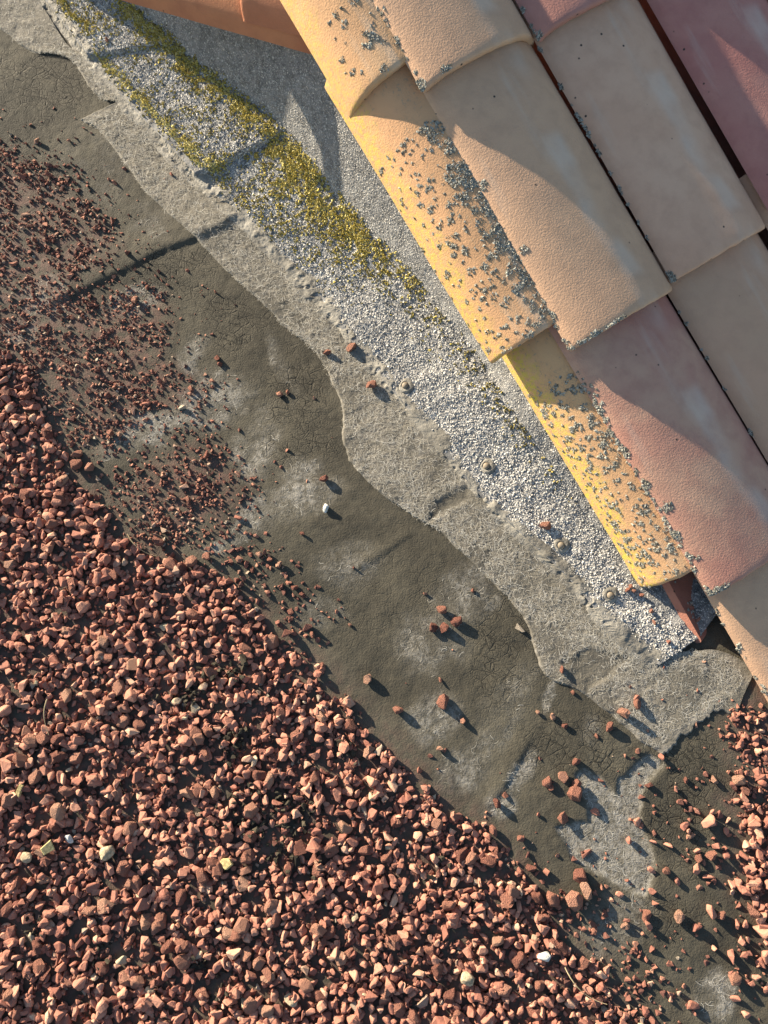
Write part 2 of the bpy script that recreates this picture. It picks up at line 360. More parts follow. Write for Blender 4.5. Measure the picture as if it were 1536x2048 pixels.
def felt(Lp, Rp, n, m, seedz):
    X, Y, Z, dist = loft(Lp, Rp, n, m, 0, .0026, .005, 'felt_sheet', M_FELT, flash)
    px, py = pix(X, Y)
    zz = .25 + .75 * sstep(.3, .6, fbm(X, Y, 30, 301))
    darkp = 1 - sstep(-6, 4, sdpoly(px, py, [(858, 1030), (872, 1002), (940, 968), (938, 1000), (880, 1030), (850, 1048)]))
    darkp = np.maximum(darkp, .8 * (1 - sstep(-5, 5, sdpoly(*jitter(X, Y, px, py, 8), [(1120, 1330), (1180, 1300), (1260, 1310), (1225, 1345), (1200, 1370), (1170, 1392), (1130, 1350)]))))
    pale = np.clip(zz * (1 - darkp) + .5 * (1 - sstep(0, 6, dist / .001)), 0, 1)
    top = 1 - sstep(350, 520, py)
    pale = np.clip(pale + .35 * top, 0, 1)
    crack = .0 * pale
    d, s, t = sdline(px, py, [(690, 880), (715, 862), (762, 828)]); Z = Z + .0012 * (1 - sstep(0, 12, d)) * fbm(X, Y, 60, 305)
    d, s, t = sdline(px, py, [(1080, 1410), (1110, 1370), (1130, 1345), (1150, 1310)]); Z = Z + .0010 * (1 - sstep(0, 12, d))
    d, s, t = sdline(px, py, SEAM[-2:] + [(470, 440)]); sd = d * s
    Z = Z + .0010 * np.where(sd > 0, 1 - sstep(0, 16, sd), 1 - sstep(0, 60, -sd))
    Z = Z - .002 * darkp
    me = mesh('felt_sheet', np.stack([X, Y, Z], -1).reshape(-1, 3), grid_faces(*X.shape), M_FELT, True,
              cols={'zone': np.stack([pale, crack, 0 * pale, darkp], -1).reshape(-1, 4)})
    obj('felt_sheet', me, flash)
    felt_pts.append((X, Y, Z, pale))
    iy = np.clip(np.round((Y - hy0) / hs).astype(int), 0, HM.shape[0] - 1); ix = np.clip(np.round((X - hx0) / hs).astype(int), 0, HM.shape[1] - 1)
    np.maximum.at(HM, (iy, ix), Z)
felt(FELT_L, FELT_R1, 130, 70, 1)
felt(FELT2_L, FELT2_R, 760, 64, 2)

# glass fibres showing through bare felt
def fibres(name, X, Y, Z, n_half, parent, length=.0075, wid=.00021):
    n = len(X); a = rng.uniform(0, 2 * np.pi, n); ln = length * rng.uniform(.5, 1.5, n); cv = rng.normal(0, 2.0, n)
    k = np.linspace(-.5, .5, 4)
    ang = a[:, None] + cv[:, None] * k[None]
    seg = ln[:, None] / 3
    cx = np.cumsum(np.cos(ang) * seg, 1); cy = np.cumsum(np.sin(ang) * seg, 1)
    cx = X[:, None] + cx - cx.mean(1, keepdims=True); cy = Y[:, None] + cy - cy.mean(1, keepdims=True)
    cz = Z[:, None] + rng.uniform(.0002, .0006, n)[:, None] + .0003 * (1 - (2 * k[None]) ** 2) * rng.random((n, 1))
    w = wid * rng.uniform(.6, 1.3, n)[:, None]
    nx = -np.sin(ang) * w; ny = np.cos(ang) * w
    Vv = np.stack([np.stack([cx - nx, cy - ny, cz], -1), np.stack([cx + nx, cy + ny, cz], -1)], 2)      # n,4,2,3
    q = [[i * 2, i * 2 + 1, i * 2 + 3, i * 2 + 2] for i in range(3)]
    F = ((np.arange(n) * 8)[:, None, None] + np.array(q)[None]).reshape(-1, 4)[:, ::-1]
    c = np.repeat(rng.random(n), 8); c4 = np.stack([c, c, c, c * 0 + 1], -1)
    return obj(name, mesh(name, Vv.reshape(-1, 3), F, M_FIBRE, True, cols={'tint': c4}), parent, kind='stuff')
# on the deck
Xr = rng.uniform(-.62, .60, 170000); Yr = rng.uniform(-.48, 1.10, 170000)
pr, _, _, sr = zones(Xr, Yr); ok = rng.random(170000) < np.clip(pr * .62 - .06, 0, 1) * (.5 + .5 * sr)
Xr, Yr = Xr[ok], Yr[ok]
fibres('glass_fibre_mat', Xr, Yr, deckz(Xr, Yr), 5, deck)
# on the felt
for k, (X, Y, Z, pale) in enumerate(felt_pts):
    n = 2600 if k == 0 else 24000
    i = rng.integers(0, X.size, n * 2); w_ = pale.ravel()[i]; dens = np.linspace(.35, 1, X.shape[1])[None].repeat(X.shape[0], 0).ravel()[i]
    r_, c_ = np.divmod(i, X.shape[1]); i = i[(rng.random(n * 2) < w_ * dens * .7) & (c_ > 5) & (c_ < X.shape[1] - 3) & (r_ > 9) & (r_ < X.shape[0] - 10)]
    jx = rng.normal(0, .0012, len(i)); jy = rng.normal(0, .0012, len(i))
    fibres('glass_fibre_mat', X.ravel()[i] + jx, Y.ravel()[i] + jy, Z.ravel()[i] + .0004, 5, flash)

# ------------------------------------------------------------------ mineral-surfaced flashing rising to the tiles
A_ = [(-20, -130), (88, 0), (205, 150), (330, 285), (450, 415), (600, 560), (700, 680), (800, 800), (955, 985), (1130, 1150), (1225, 1258), (1318, 1330)]
B_ = [(110, -130, .030), (250, 0, .032), (398, 128, .034), (548, 246, .035), (690, 410, .036), (835, 565, .038), (955, 710, .040), (1040, 850, .032), (1155, 1010, .022), (1275, 1180, .013), (1345, 1245, .008), (1398, 1275, .004)]
E_ = [None, None, None, (680, 225), (780, 370), (885, 550), (975, 720), (1060, 870), (1180, 1030), (1292, 1185), (1350, 1200), (1400, 1235)]
B_ = [(p[0], p[1], .045) for p in B_]
NOUT = np.array([.64, .77, 0])
A3 = np.array([at(p, .005) for p in A_]); B3, C3 = [], []
for p, e in zip(B_, E_):
    if e is None:
        k_ = len(B3); b = at(p[:2], .045); c = b + NOUT * (.02, .03, .055)[k_]; c[2] = (.17, .19, .205)[k_]
    else:
        pe = on_w(e, -.070); zb = min(.045, max(.006, pe[2] * .55 - .004)); b = at(p[:2], zb)
        c = b + NOUT * (max((pe - b) @ NOUT, 0) + .045); c[2] = max(zb + .004, pe[2] - .002)
        if c[2] < .02: c[2] = zb + .003
    B3.append(b); C3.append(c)
B3 = np.array(B3); C3 = np.array(C3)
NS = 900
As, Bs, Cs = catmull(A3, NS), catmull(B3, NS), catmull(C3, NS)
seg_s = np.linspace(0, len(A_) - 1, NS)
ta = np.linspace(0, 1, 46); tb = np.linspace(0, 1, 34)[1:]
def flash_rows():
    rows = []
    for t in ta: rows.append(As * (1 - t) + Bs * t)
    for t in tb: rows.append(Bs * (1 - t) + Cs * t)
    S = np.stack(rows, 1)
    # round the crease a little
    for _ in range(5): S[:, 40:52] = .25 * S[:, 39:51] + .5 * S[:, 40:52] + .25 * S[:, 41:53]
    return S
S0 = flash_rows()
tall = np.concatenate([ta, 1 + tb])
# lower edge wavers and bulges
def surf_rough(S):
    X, Y = S[..., 0], S[..., 1]
    S = S.copy(); S[..., 2] += .006 * (fbm(X, Y, 14, 401) - .5) + .004 * (fbm(X, Y, 60, 405) - .5)
    return S
S0 = surf_rough(S0)
mineral = obj('mineral_flashing', None, kind='structure', label='slate-grey mineral surfaced flashing sloping up under the tiles', cat='flashing')
# lap position slants across the strip: s value of the lap as function of t
def lap_s(s0, slant): return s0 + slant * (tall - .5)
laps = [lap_s(1.72, -.10), lap_s(3.33, -.42)]
samples = []
def mineral_sheet(k, lo, hi, lift):
    # one sheet between two laps; rows of s run from lo(t) to hi(t); it rises to 'lift' at its lower end
    n = max(30, int(np.mean(hi - lo) * 75)); q = np.linspace(0, 1, n)
    Sg = lo[None] * (1 - q)[:, None] + hi[None] * q[:, None]
    g = Sg / (len(A_) - 1) * (NS - 1); i = np.clip(np.floor(g).astype(int), 0, NS - 2); f = np.clip(g - i, 0, 1)[..., None]
    j = np.arange(S0.shape[1])[None].repeat(n, 0)
    P = S0[i, j] * (1 - f) + S0[i + 1, j] * f
    up = lift * (1 - sstep(.9, 1.15, tall))[None] * sstep(.35, .97, q)[:, None] * (1 + .5 * (fbm(P[..., 0], P[..., 1], 40, 431 + k) - .5))
    tip = np.where(q > .985, -lift * 1.05 * sstep(.985, 1, q), 0)[:, None] * (1 - sstep(.9, 1.15, tall))[None] if lift else 0
    P[..., 2] += up + tip + .0006 * k
    nrm = np.cross(np.gradient(P, axis=0), np.gradient(P, axis=1)); nrm /= np.linalg.norm(nrm, axis=2, keepdims=True) + 1e-12
    nrm *= np.sign(nrm[..., 2:3] + 1e-9)
    me = mesh('mineral_sheet', P.reshape(-1, 3), grid_faces(n, P.shape[1])[:, ::-1], M_SHEET, True)
    o = obj('mineral_sheet', me, mineral)
    # orientation check
    if me.polygons[len(me.polygons) // 2].normal.z < 0: me.flip_normals()
    samples.append((P, nrm, o, Sg))
zero = np.zeros_like(tall)
mineral_sheet(2, zero + 0.0, laps[0] + .02, .007)
mineral_sheet(1, laps[0] - .05, laps[1] + .02, .008)
mineral_sheet(0, laps[1] - .05, zero + len(A_) - 1.0, 0)
# raise the height map so stones can lie on the strip
for P, nrm, o, Sg in samples:
    iy = np.clip(np.round((P[..., 1] - hy0) / hs).astype(int), 0, HM.shape[0] - 1); ix = np.clip(np.round((P[..., 0] - hx0) / hs).astype(int), 0, HM.shape[1] - 1)
    np.maximum.at(HM, (iy, ix), P[..., 2])
    np.maximum.at(HM, (np.minimum(iy + 1, HM.shape[0] - 1), ix), P[..., 2])

OCT = np.array([(1, 0, 0), (0, 1, 0), (-1, 0, 0), (0, -1, 0), (0, 0, 1)], float)
OCTF = np.array([(0, 1, 4), (1, 2, 4), (2, 3, 4), (3, 0, 4)])
c4_ = .62 * .7071
DOME = np.array([(1, 0, 0), (0, 1, 0), (-1, 0, 0), (0, -1, 0), (c4_, c4_, .85), (-c4_, c4_, .85), (-c4_, -c4_, .85), (c4_, -c4_, .85)], float)
DOMEF = np.array([(0, 1, 4), (1, 5, 4), (1, 2, 5), (2, 6, 5), (2, 3, 6), (3, 7, 6), (3, 0, 7), (0, 4, 7), (4, 5, 6), (4, 6, 7)])
def bits(name, P, N, size, height, tint, mat, parent, jit=.35, kind='stuff', dome=False, **kw):
    n = len(P); a = rng.uniform(0, 2 * np.pi, n); TV, TF = (DOME, DOMEF) if dome else (OCT, OCTF); nv = len(TV)
    ref = np.where(np.abs(N[:, 2:3]) > .9, np.array([[1., 0, 0]]), np.array([[0, 0, 1.]]))
    T = np.cross(N, ref); T /= np.linalg.norm(T, axis=1, keepdims=True); Bt = np.cross(N, T)
    T2 = T * np.cos(a)[:, None] + Bt * np.sin(a)[:, None]; B2 = np.cross(N, T2)
    loc = TV[None] + rng.normal(0, jit, (n, nv, 3)) * (.6 if dome else 1); loc[:, :4, 2] = -.15 + .25 * rng.random((n, 4))
    if not dome: loc[:, 4, :2] *= 1.6
    sx = size * rng.uniform(.7, 1.3, n); sy = size * rng.uniform(.7, 1.3, n)
    Vv = P[:, None] + T2[:, None] * (loc[..., 0:1] * sx[:, None, None]) + B2[:, None] * (loc[..., 1:2] * sy[:, None, None]) + N[:, None] * (loc[..., 2:3] * np.asarray(height).reshape(-1, 1, 1))
    F = ((np.arange(n) * nv)[:, None, None] + TF[None]).reshape(-1, 3)
    c = np.repeat(tint, nv); c4 = np.stack([c, c, c, c * 0 + 1], -1)
    return obj(name, mesh(name, Vv.reshape(-1, 3), F, mat, dome, cols={'tint': c4}), parent, kind=kind, **kw)
mossP, mossN, mossS, mossT = [], [], [], []
CREASE_PX = [(p[0], p[1]) for p in B_]
for P, nrm, o, Sg in samples:
    du_ = np.linalg.norm(np.diff(P, axis=0), axis=2)[:, :-1]; dv_ = np.linalg.norm(np.diff(P, axis=1), axis=2)[:-1]
    area = du_ * dv_; pr = area.ravel() / area.sum()
    def pick(n):
        c = rng.choice(pr.size, n, p=pr); i, j = np.unravel_index(c, area.shape); a, b = rng.random(n)[:, None], rng.random(n)[:, None]
        Q = P[i, j] * (1 - a) * (1 - b) + P[i + 1, j] * a * (1 - b) + P[i, j + 1] * (1 - a) * b + P[i + 1, j + 1] * a * b
        return Q, nrm[i, j], tall[j] + rng.random(n) * .02, Sg[i, j]
    tot = area.sum()
    Q, N, T, S_ = pick(int(tot / (.00185 ** 2)))
    coarse = 1 - sstep(.85, 1.15, T)
    edge_keep = sstep(.03, .14, T + .08 * (fbm(Q[:, 0], Q[:, 1], 60, 501) - .5))
    keep = rng.random(len(Q)) < np.where(coarse > .5, .92 * edge_keep, .8)
    Q, N, T, S_, coarse = Q[keep], N[keep], T[keep], S_[keep], coarse[keep]
    pxs, pys = pix(Q[:, 0], Q[:, 1], Q[:, 2])
    size = (.00095 + .00030 * coarse) * rng.uniform(.6, 1.5, len(Q))
    tint = np.clip(rng.normal(.44 + .08 * coarse, .24, len(Q)) + .25 * (fbm(Q[:, 0], Q[:, 1], 25, 511) - .5), 0, 1)
    cm = coarse > .35
    bits('granules', Q[cm], N[cm], size[cm], size[cm] * rng.uniform(.2, 1.2, cm.sum()), tint[cm], M_GRAN, o, .3)
    bits('granules', Q[~cm], N[~cm], size[~cm], size[~cm] * .6, tint[~cm], M_GRAN, o, .25)
    # moss on this sheet
    Q, N, T, S_ = pick(int(tot / (.00155 ** 2)))
    px, py = pix(Q[:, 0], Q[:, 1], Q[:, 2])
    cl = fbm(Q[:, 0], Q[:, 1], 55, 521); cl2 = fbm(Q[:, 0], Q[:, 1], 210, 525, 2)
    along = sstep(.6, 1.3, S_) * (1 - .85 * sstep(3.8, 5.8, S_)) * (1 - sstep(6, 7, S_))
    nearc = np.exp(-((T - .90) / np.where(S_ < 3.3, .15, .26)) ** 2) * np.where(T > 1.0, (1 - sstep(1.0, 1.12, T)), 1)
    crease = nearc * along
    rimm = np.exp(-((T - .13) / .07) ** 2) * sstep(1.6, 1.9, S_) * (1 - sstep(3.35, 3.45, S_))
    rim0 = np.exp(-((T - .2) / .14) ** 2) * sstep(.2, .6, S_) * (1 - sstep(1.4, 1.7, S_))
    tail = np.exp(-((T - .98) / .12) ** 2) * sstep(5, 6, S_) * (1 - sstep(7.2, 8.2, S_)) * (T < 1.06)
    lapm = np.exp(-((S_ - 3.42) / .07) ** 2) * np.exp(-((T - .15) / .14) ** 2)
    body = np.where(S_ > 3.3, .42, .26) * (1 - sstep(.95, 1.05, T)) * sstep(.05, .2, T) * (1 - sstep(4.2, 5.6, S_))
    dens = np.clip(.95 * crease + .95 * rimm + .6 * rim0 + .5 * tail + 1.3 * lapm + body * 1.0, 0, 1.2)
    keepm = (rng.random(len(Q)) < dens * .66 * sstep(.44, .68, cl * .50 + cl2 * .50 + .10 * dens))
    Q, N, T, S_, dens, cl2, tail, rimm, lapm = Q[keepm], N[keepm], T[keepm], S_[keepm], dens[keepm], cl2[keepm], tail[keepm], rimm[keepm], lapm[keepm]
    mossP.append(Q + N * .0008); mossN.append(N); mossS.append(.00115 * rng.uniform(.7, 1.35, len(Q)) * (1 + .3 * dens))
    mossT.append(np.clip(rng.normal(.46 + .30 * dens, .26) + .35 * (rimm + lapm) - .45 * tail, 0, 1))
mP, mN, mS, mT = (np.concatenate(x) for x in (mossP, mossN, mossS, mossT))
bits('moss', mP, mN, mS, mS * rng.uniform(.6, 2.2, len(mS)), mT, M_MOSS, None, .35, label='yellow-green moss growing over the mineral flashing', cat='moss')

# ------------------------------------------------------------------ smeared bitumen bead along the lower edge of the flashing
nB, mB = 1300, 26
Ab = catmull([at(p, .0) for p in A_], nB); Bb = catmull([at(p[:2], 0) for p in B_], nB)
dirv = Bb - Ab; dirv /= np.linalg.norm(dirv, axis=1)[:, None]
tq = np.linspace(-1, 1, mB)
wn = .008 + .030 * fbm(np.arange(nB) * .016, np.zeros(nB), 1, 601, 5) ** 1.3; fade = sstep(0, 20, np.arange(nB)) * (1 - sstep(nB - 25, nB - 1, np.arange(nB)))
cshift = (.002 + .012 * (fbm(np.arange(nB) * .02, np.ones(nB) * 7, 1, 607, 4) - .5))[:, None]
Xb = Ab[:, 0, None] + dirv[:, 0, None] * (tq[None] * wn[:, None] + cshift); Yb = Ab[:, 1, None] + dirv[:, 1, None] * (tq[None] * wn[:, None] + cshift)
iy = np.clip(np.round((Yb - hy0) / hs).astype(int), 0, HM.shape[0] - 1); ix = np.clip(np.round((Xb - hx0) / hs).astype(int), 0, HM.shape[1] - 1)
Hs = HM.copy()
for _ in range(3): Hs[1:-1, 1:-1] = .2 * (Hs[1:-1, 1:-1] + Hs[2:, 1:-1] + Hs[:-2, 1:-1] + Hs[1:-1, 2:] + Hs[1:-1, :-2])
prof = (1 - np.abs(tq[None]) ** 2.4)
lum = fbm(Xb, Yb, 70, 611, 4); lum2 = fbm(Xb, Yb, 200, 617, 2); ridg = 1 - np.abs(2 * fbm(Xb, Yb, 85, 619, 2) - 1)
pxb, pyb = pix(Xb, Yb)
pits = sstep(.56, .66, fbm(Xb, Yb, 130, 623, 2)) * sstep(.42, .58, fbm(Xb, Yb, 18, 627, 2))
hh = prof * (.0012 + .0016 * sstep(.50, .8, lum) + .0008 * (lum2 - .5) - .0026 * pits) * fade[:, None] - .0016 * (1 - sstep(0, .25, prof))
Zb = Hs[iy, ix] + hh
bead_me = mesh('bitumen_bead', np.stack([Xb, Yb, Zb], -1).reshape(-1, 3), grid_faces(nB, mB), M_TAR, True)
if bead_me.polygons[len(bead_me.polygons) // 2].normal.z < 0: bead_me.flip_normals()
obj('bitumen_bead', bead_me, mineral)

# ------------------------------------------------------------------ roof tiles
PROF_CAP = np.array([(0, 0), (.010, .0080), (.030, .0150), (.056, .0190), (.088, .0195), (.120, .0165), (.148, .0080), (.170, -.0090), (.184, -.0340), (.192, -.062)])
PROF_VERGE = np.array([(0, 0), (.004, .022), (.014, .043), (.032, .060), (.055, .071), (.082, .076), (.112, .074), (.140, .064), (.162, .048)])
PROF_PAN = np.array([(0, 0), (.014, -.018), (.034, -.032), (.058, -.040), (.082, -.042), (.106, -.038), (.128, -.027), (.146, -.010), (.155, .004)])
PROF_ROUND = np.array([(0, 0), (.006, .026), (.022, .050), (.046, .065), (.075, .071), (.104, .066), (.130, .051), (.148, .026), (.155, 0)])
def tile_mesh(name, prof, length, thick, mat, taper=.06, seed=0, nx=40, nth=44):
    """x: 0 at the lower end going to -length uphill; y across; z off the roof"""
    r = np.random.default_rng(seed)
    P = catmull(prof, nth); mid = P.mean(0)
    tn = np.gradient(P, axis=0); nr = np.stack([-tn[:, 1], tn[:, 0]], 1); nr /= np.linalg.norm(nr, axis=1)[:, None]
    if prof is PROF_PAN: pass
    x = np.concatenate([[0, .0012, .003, .006], np.linspace(.014, length - .004, nx), [length]])
    rnd = np.concatenate([[.0030, .0012, .0003, 0], np.zeros(nx), [.0005]])
    out, inn = [], []
    for xi, rd in zip(x, rnd):
        s = 1 - taper * xi / length
        wobble = .0016 * (fbm(np.full(nth, xi) + seed * 3.1, P[:, 0], 14, 701 + seed, 3) - .5)
        wob2 = .0018 * (vnoise(np.array([xi * 6]), np.array([seed * 1.7]), 1, 731)[0] - .5)
        Q = (P - [.08, 0]) * s + [.08, 0]
        o = Q + nr * (wobble + wob2 - rd)[:, None]; ii = Q - nr * (thick - rd)
        chip = .0022 * (fbm(P[:, 0] + seed, P[:, 0] * 0, 90, 741, 3) - .5) if xi < .004 else 0 * P[:, 0]
        out.append(np.stack([-xi + chip, o[:, 0], o[:, 1]], 1)); inn.append(np.stack([-xi + chip, ii[:, 0], ii[:, 1]], 1))
    out = np.array(out); inn = np.array(inn); nr_, nc = out.shape[:2]
    Vv = np.concatenate([out.reshape(-1, 3), inn.reshape(-1, 3)]); k = nr_ * nc
    f1 = grid_faces(nr_, nc); f2 = grid_faces(nr_, nc)[:, ::-1] + k
    i = np.arange(nr_ * nc).reshape(nr_, nc)
    def rim(a): return np.stack([a[:-1], a[1:], a[1:] + k, a[:-1] + k], 1)
    F = np.concatenate([f1, f2, rim(i[0]), rim(i[-1])[:, ::-1], rim(i[:, 0])[:, ::-1], rim(i[:, -1])])
    me = mesh(name, Vv, F, mat, True)
    bm = bmesh.new(); bm.from_mesh(me); bmesh.ops.recalc_face_normals(bm, faces=bm.faces[:]); bm.to_mesh(me); bm.free()
    me.set_sharp_from_angle(angle=math.radians(48))
    return me, out
def frame(u, v, w, pitch=.0, yaw=0.0, roll=0.0, F=None):
    """matrix of the tile frame; pitch lifts the lower end"""
    X, Y, Z = F if F else (U, V, W)
    m = Matrix(((X[0], Y[0], Z[0], 0), (X[1], Y[1], Z[1], 0), (X[2], Y[2], Z[2], 0), (0, 0, 0, 1)))
    m = m @ Matrix.Rotation(yaw, 4, 'Z') @ Matrix.Rotation(-pitch, 4, 'Y') @ Matrix.Rotation(roll, 4, 'X')
    m.translation = Vector(uvw(u, v, w)); return m
ICO = None
def ico(sub):
    bm = bmesh.new(); bmesh.ops.create_icosphere(bm, subdivisions=sub, radius=1)
    Vv = np.array([v.co[:] for v in bm.verts]); F = np.array([[v.index for v in f.verts] for f in bm.faces]); bm.free(); return Vv, F
I1 = ico(1); I2 = ico(2); I3 = ico(3)
def lichen(parent, out, spots, name='lichen'):
    """crusty grey rosettes on a tile; spots: (x, y across index 0..1, radius)"""
    Pv, Tn = [], []
    nr_, nc = out.shape[:2]; xs_ = -out[:, 0, 0]
    C, S, T = [], [], []
    for x, yq, rad in spots:
        n = int(np.clip((rad / .0010) ** 1.7 * 1.6, 4, 150))
        for _ in range(n):
            a = random.uniform(0, 6.28); d = rad * math.sqrt(random.random())
            xx = np.clip(x + d * math.cos(a) * random.uniform(.6, 1.2), .001, xs_[-1]); yy = np.clip(yq + d * math.sin(a) / .165, 0.0, 1)
            i = int(np.clip(np.searchsorted(xs_, xx), 1, nr_ - 1)); f = (xx - xs_[i - 1]) / (xs_[i] - xs_[i - 1]); j = yy * (nc - 1); j0 = min(int(j), nc - 2); g = j - j0
            p = (out[i - 1, j0] * (1 - g) + out[i - 1, j0 + 1] * g) * (1 - f) + (out[i, j0] * (1 - g) + out[i, j0 + 1] * g) * f
            t = out[i, j0 + 1] - out[i, j0]; nn = np.array([0, -t[2], t[1]]); nn /= np.linalg.norm(nn) + 1e-9
            C.append(p + nn * .0004); S.append(nn); T.append(random.random())
    C = np.array(C); N = np.array(S); n = len(C); sz = .00115 * rng.uniform(.5, 1.5, n)
    return bits(name, C, N, sz, sz * rng.uniform(.2, .75, n), np.clip(np.array(T) * .95, 0, 1), M_LICH, parent, .4)
BUFF, BUFF2 = (.46, .285, .18), (.52, .325, .20)
TAN, TAN2 = (.50, .295, .19), (.55, .345, .23)
ROSE, ROSE2 = (.37, .17, .13), (.44, .23, .165)
RUST, RUST2 = (.40, .16, .085), (.48, .21, .10)
OCHRE, OCHRE2 = (.47, .275, .145), (.53, .325, .165)
LT = .43
def cover(u, v, w, base, alt, label, group, seed, prof=PROF_CAP, algae=0, specks=.5, pitch=.045, roll=0, length=LT, name='cover_tile', yaw=0.0):
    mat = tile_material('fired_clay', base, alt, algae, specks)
    me, out = tile_mesh(name, prof, length, .0125, mat, taper=.0, seed=seed, nx=28)
    o = obj(name, me, label=label, cat='roof tile', group=group)
    o.matrix_world = frame(u, v, w, pitch, yaw, roll); return o, out
G2 = 'convex cover tiles of the slope'
R1, R2, R3, R4 = -0.7374, -0.3687, 0.0, 0.3687
tiles = {}
def place(key, u, v, w, base, alt, label, seed, **kw): tiles[key] = cover(u, v, w, base, alt, label, G2, seed, roll=0 if key[0] == '2' else -.035, yaw=random.gauss(0, .006), **kw)
WL = .004; V2, V3, V4, V5 = -.008, .164, .338, .514
place('2a', R1, V2, WL, BUFF, BUFF2, 'buff pink barrel tile overlapping the long sunlit buff tile, its rim hooked over', 1)
place('2b', R2, V2, WL, BUFF, BUFF2, 'long buff barrel tile with diagonal shadow edge and lichen along its lit side', 2)
place('2c', R3, V2, WL, ROSE, (.46, .28, .19), 'rose red barrel tile with sunlit flank beside the lowest ochre verge tile', 3, specks=.9)
place('2d', R4, V2, WL, BUFF, BUFF2, 'pinkish buff barrel tile whose edge meets the gravel', 4)
place('3a', R1 + .010, V3, WL - .006, ROSE, (.36, .19, .16), 'dusky mauve barrel tile with orange rim above a plain tan tile', 5)
place('3b', R2 - .008, V3, WL - .006, TAN, TAN2, 'tan barrel tile in shade with a grey lichen tuft at its lower corner', 6, specks=1.2)
place('3c', R3 + .006, V3, WL - .006, TAN, BUFF, 'tan barrel tile in shade right beside the rose red tile', 7)
place('3d', R4, V3, WL - .006, TAN, BUFF2, 'tan barrel tile below the shaded tan tile beside the rose red tile', 8)
place('4a', R1 - .02, V4, WL - .010, TAN, TAN2, 'grey tan barrel tile showing only its end beyond the mauve tile', 9)
place('4b', R2 - .022, V4, WL - .010, (.35, .135, .115), (.40, .19, .15), 'dark red barrel tile speckled black next to the shaded tan tile', 10, specks=2.5)
place('4c', R3 - .02, V4, WL - .010, TAN, BUFF, 'tan barrel tile just below the dark red speckled tile', 11)
place('5a', R1, V5, WL - .012, BUFF, TAN, 'buff barrel tile at the top of the outermost column', 12)
place('5b', R2, V5, WL - .012, TAN, TAN2, 'grey tan barrel tile beyond the dark red speckled tile', 13)
# verge column under the edge of column two
def verge(key, p, base, alt, label, seed, **kw):
    q = to_uvw(on_w(p, -.070)); tiles[key] = cover(q[0], q[1], -.070, base, alt, label, 'ochre verge tiles beside the flashing', seed, prof=PROF_VERGE, name='verge_tile', **kw)
verge('1a', (702, 240), OCHRE, OCHRE2, 'yellow ochre verge tile at the peak, its mossy lower corner over the flashing', 21, algae=.5)
verge('1b', (982, 730), OCHRE, (.55, .31, .16), 'ochre verge tile in the middle of the verge with lichen along its upper side', 22, algae=.75)
verge('1c', (1280, 1176), OCHRE, OCHRE2, 'lowest ochre verge tile, thickly spotted with grey lichen', 23, algae=1.0)
print('verge uvw', [np.round(to_uvw(np.array(tiles[k][0].location)), 3) for k in ('1a', '1b', '1c')])
# pans
pan_rows = [R1 - .05, R2 - .05, R3 - .05, R4 - .05]
for c in range(4):
    for r_, u in enumerate(pan_rows):
        if c == 0 and r_ == 3: continue
        if c == 3 and r_ > 1: continue
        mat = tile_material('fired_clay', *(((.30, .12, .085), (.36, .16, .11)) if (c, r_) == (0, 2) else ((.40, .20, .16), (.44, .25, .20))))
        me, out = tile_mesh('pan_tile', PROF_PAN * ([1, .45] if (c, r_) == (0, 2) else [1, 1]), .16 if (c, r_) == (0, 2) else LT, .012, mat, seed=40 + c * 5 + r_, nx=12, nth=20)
        lab = 'reddish concave pan tile sunk in the gap between barrel tiles'
        if c == 0: lab = 'reddish concave pan tile tucked under the %s verge tile' % ('topmost', 'middle', 'lowest')[r_]
        else: lab = 'shadowed reddish pan tile in the gap beside the ' + (('buff tile with hooked rim', 'long sunlit buff tile', 'rose red tile', 'pinkish buff tile at the gravel'), ('mauve tile', 'tan tile with the lichen tuft', 'tan tile next to the rose one', 'lowest tan tile'), ('end of the grey tan tile', 'dark red speckled tile'))[c - 1][r_]
        o = obj('pan_tile', me, label=lab, cat='pan tile', group='verge pan tiles' if c == 0 else 'pan tiles between the columns')
        vv = -.016 + .180 * c; ww = -.040
        uu = u
        if c == 0: ww = -.045; vv = -.02
        if c == 0 and r_ == 2: uu = .066; ww = -.036; vv = -.030
        o.matrix_world = frame(uu, vv + .0, ww, .045); tiles['p%d%d' % (c, r_)] = (o, out)
tiles['p02'][0]['label'] = 'red brown pan tile end with grey lichen sticking out below the lowest verge tile'
del tiles['p02'][0]['group']
# gable tiles descending the other way at the head of the flashing
PA, PB = at((205, -2), .150), at((640, 105), .232)
gx = PA - PB; gl = np.linalg.norm(gx); gx /= gl
gy = np.cross(np.array([0, 0, 1.0]), gx); gy /= np.linalg.norm(gy); gz = np.cross(gx, gy)     # gy points to the camera's far side or near side
if gy[1] < 0: gy_near = gy
Fg = (gx, gy, gz)
def gable(p, z, label, seed, base, alt, lift, ln):
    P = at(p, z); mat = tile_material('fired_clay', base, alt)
    me, out = tile_mesh('gable_tile', PROF_ROUND, ln, .0125, mat, seed=seed)
    o = obj('gable_tile', me, label=label, cat='roof tile', group='orange gable tiles')
    m = frame(0, 0, 0, .05, 0, 0, Fg)
    # near edge (y = 0 or y = .155) sits on the pixel line
    off = Vector(gy) * (-.155 if gy[1] < 0 else 0)
    m.translation = Vector(P) + off + Vector((0, 0, lift)); o.matrix_world = m; return o
gable((226, -4), .152, 'orange barrel tile at the gable, its lower end beyond the moss', 31, RUST, RUST2, 0, .40)
gable((488, 58), .200, 'orange red barrel tile lapped over its neighbour at the gable peak', 32, RUST, (.46, .19, .10), .012, .12)

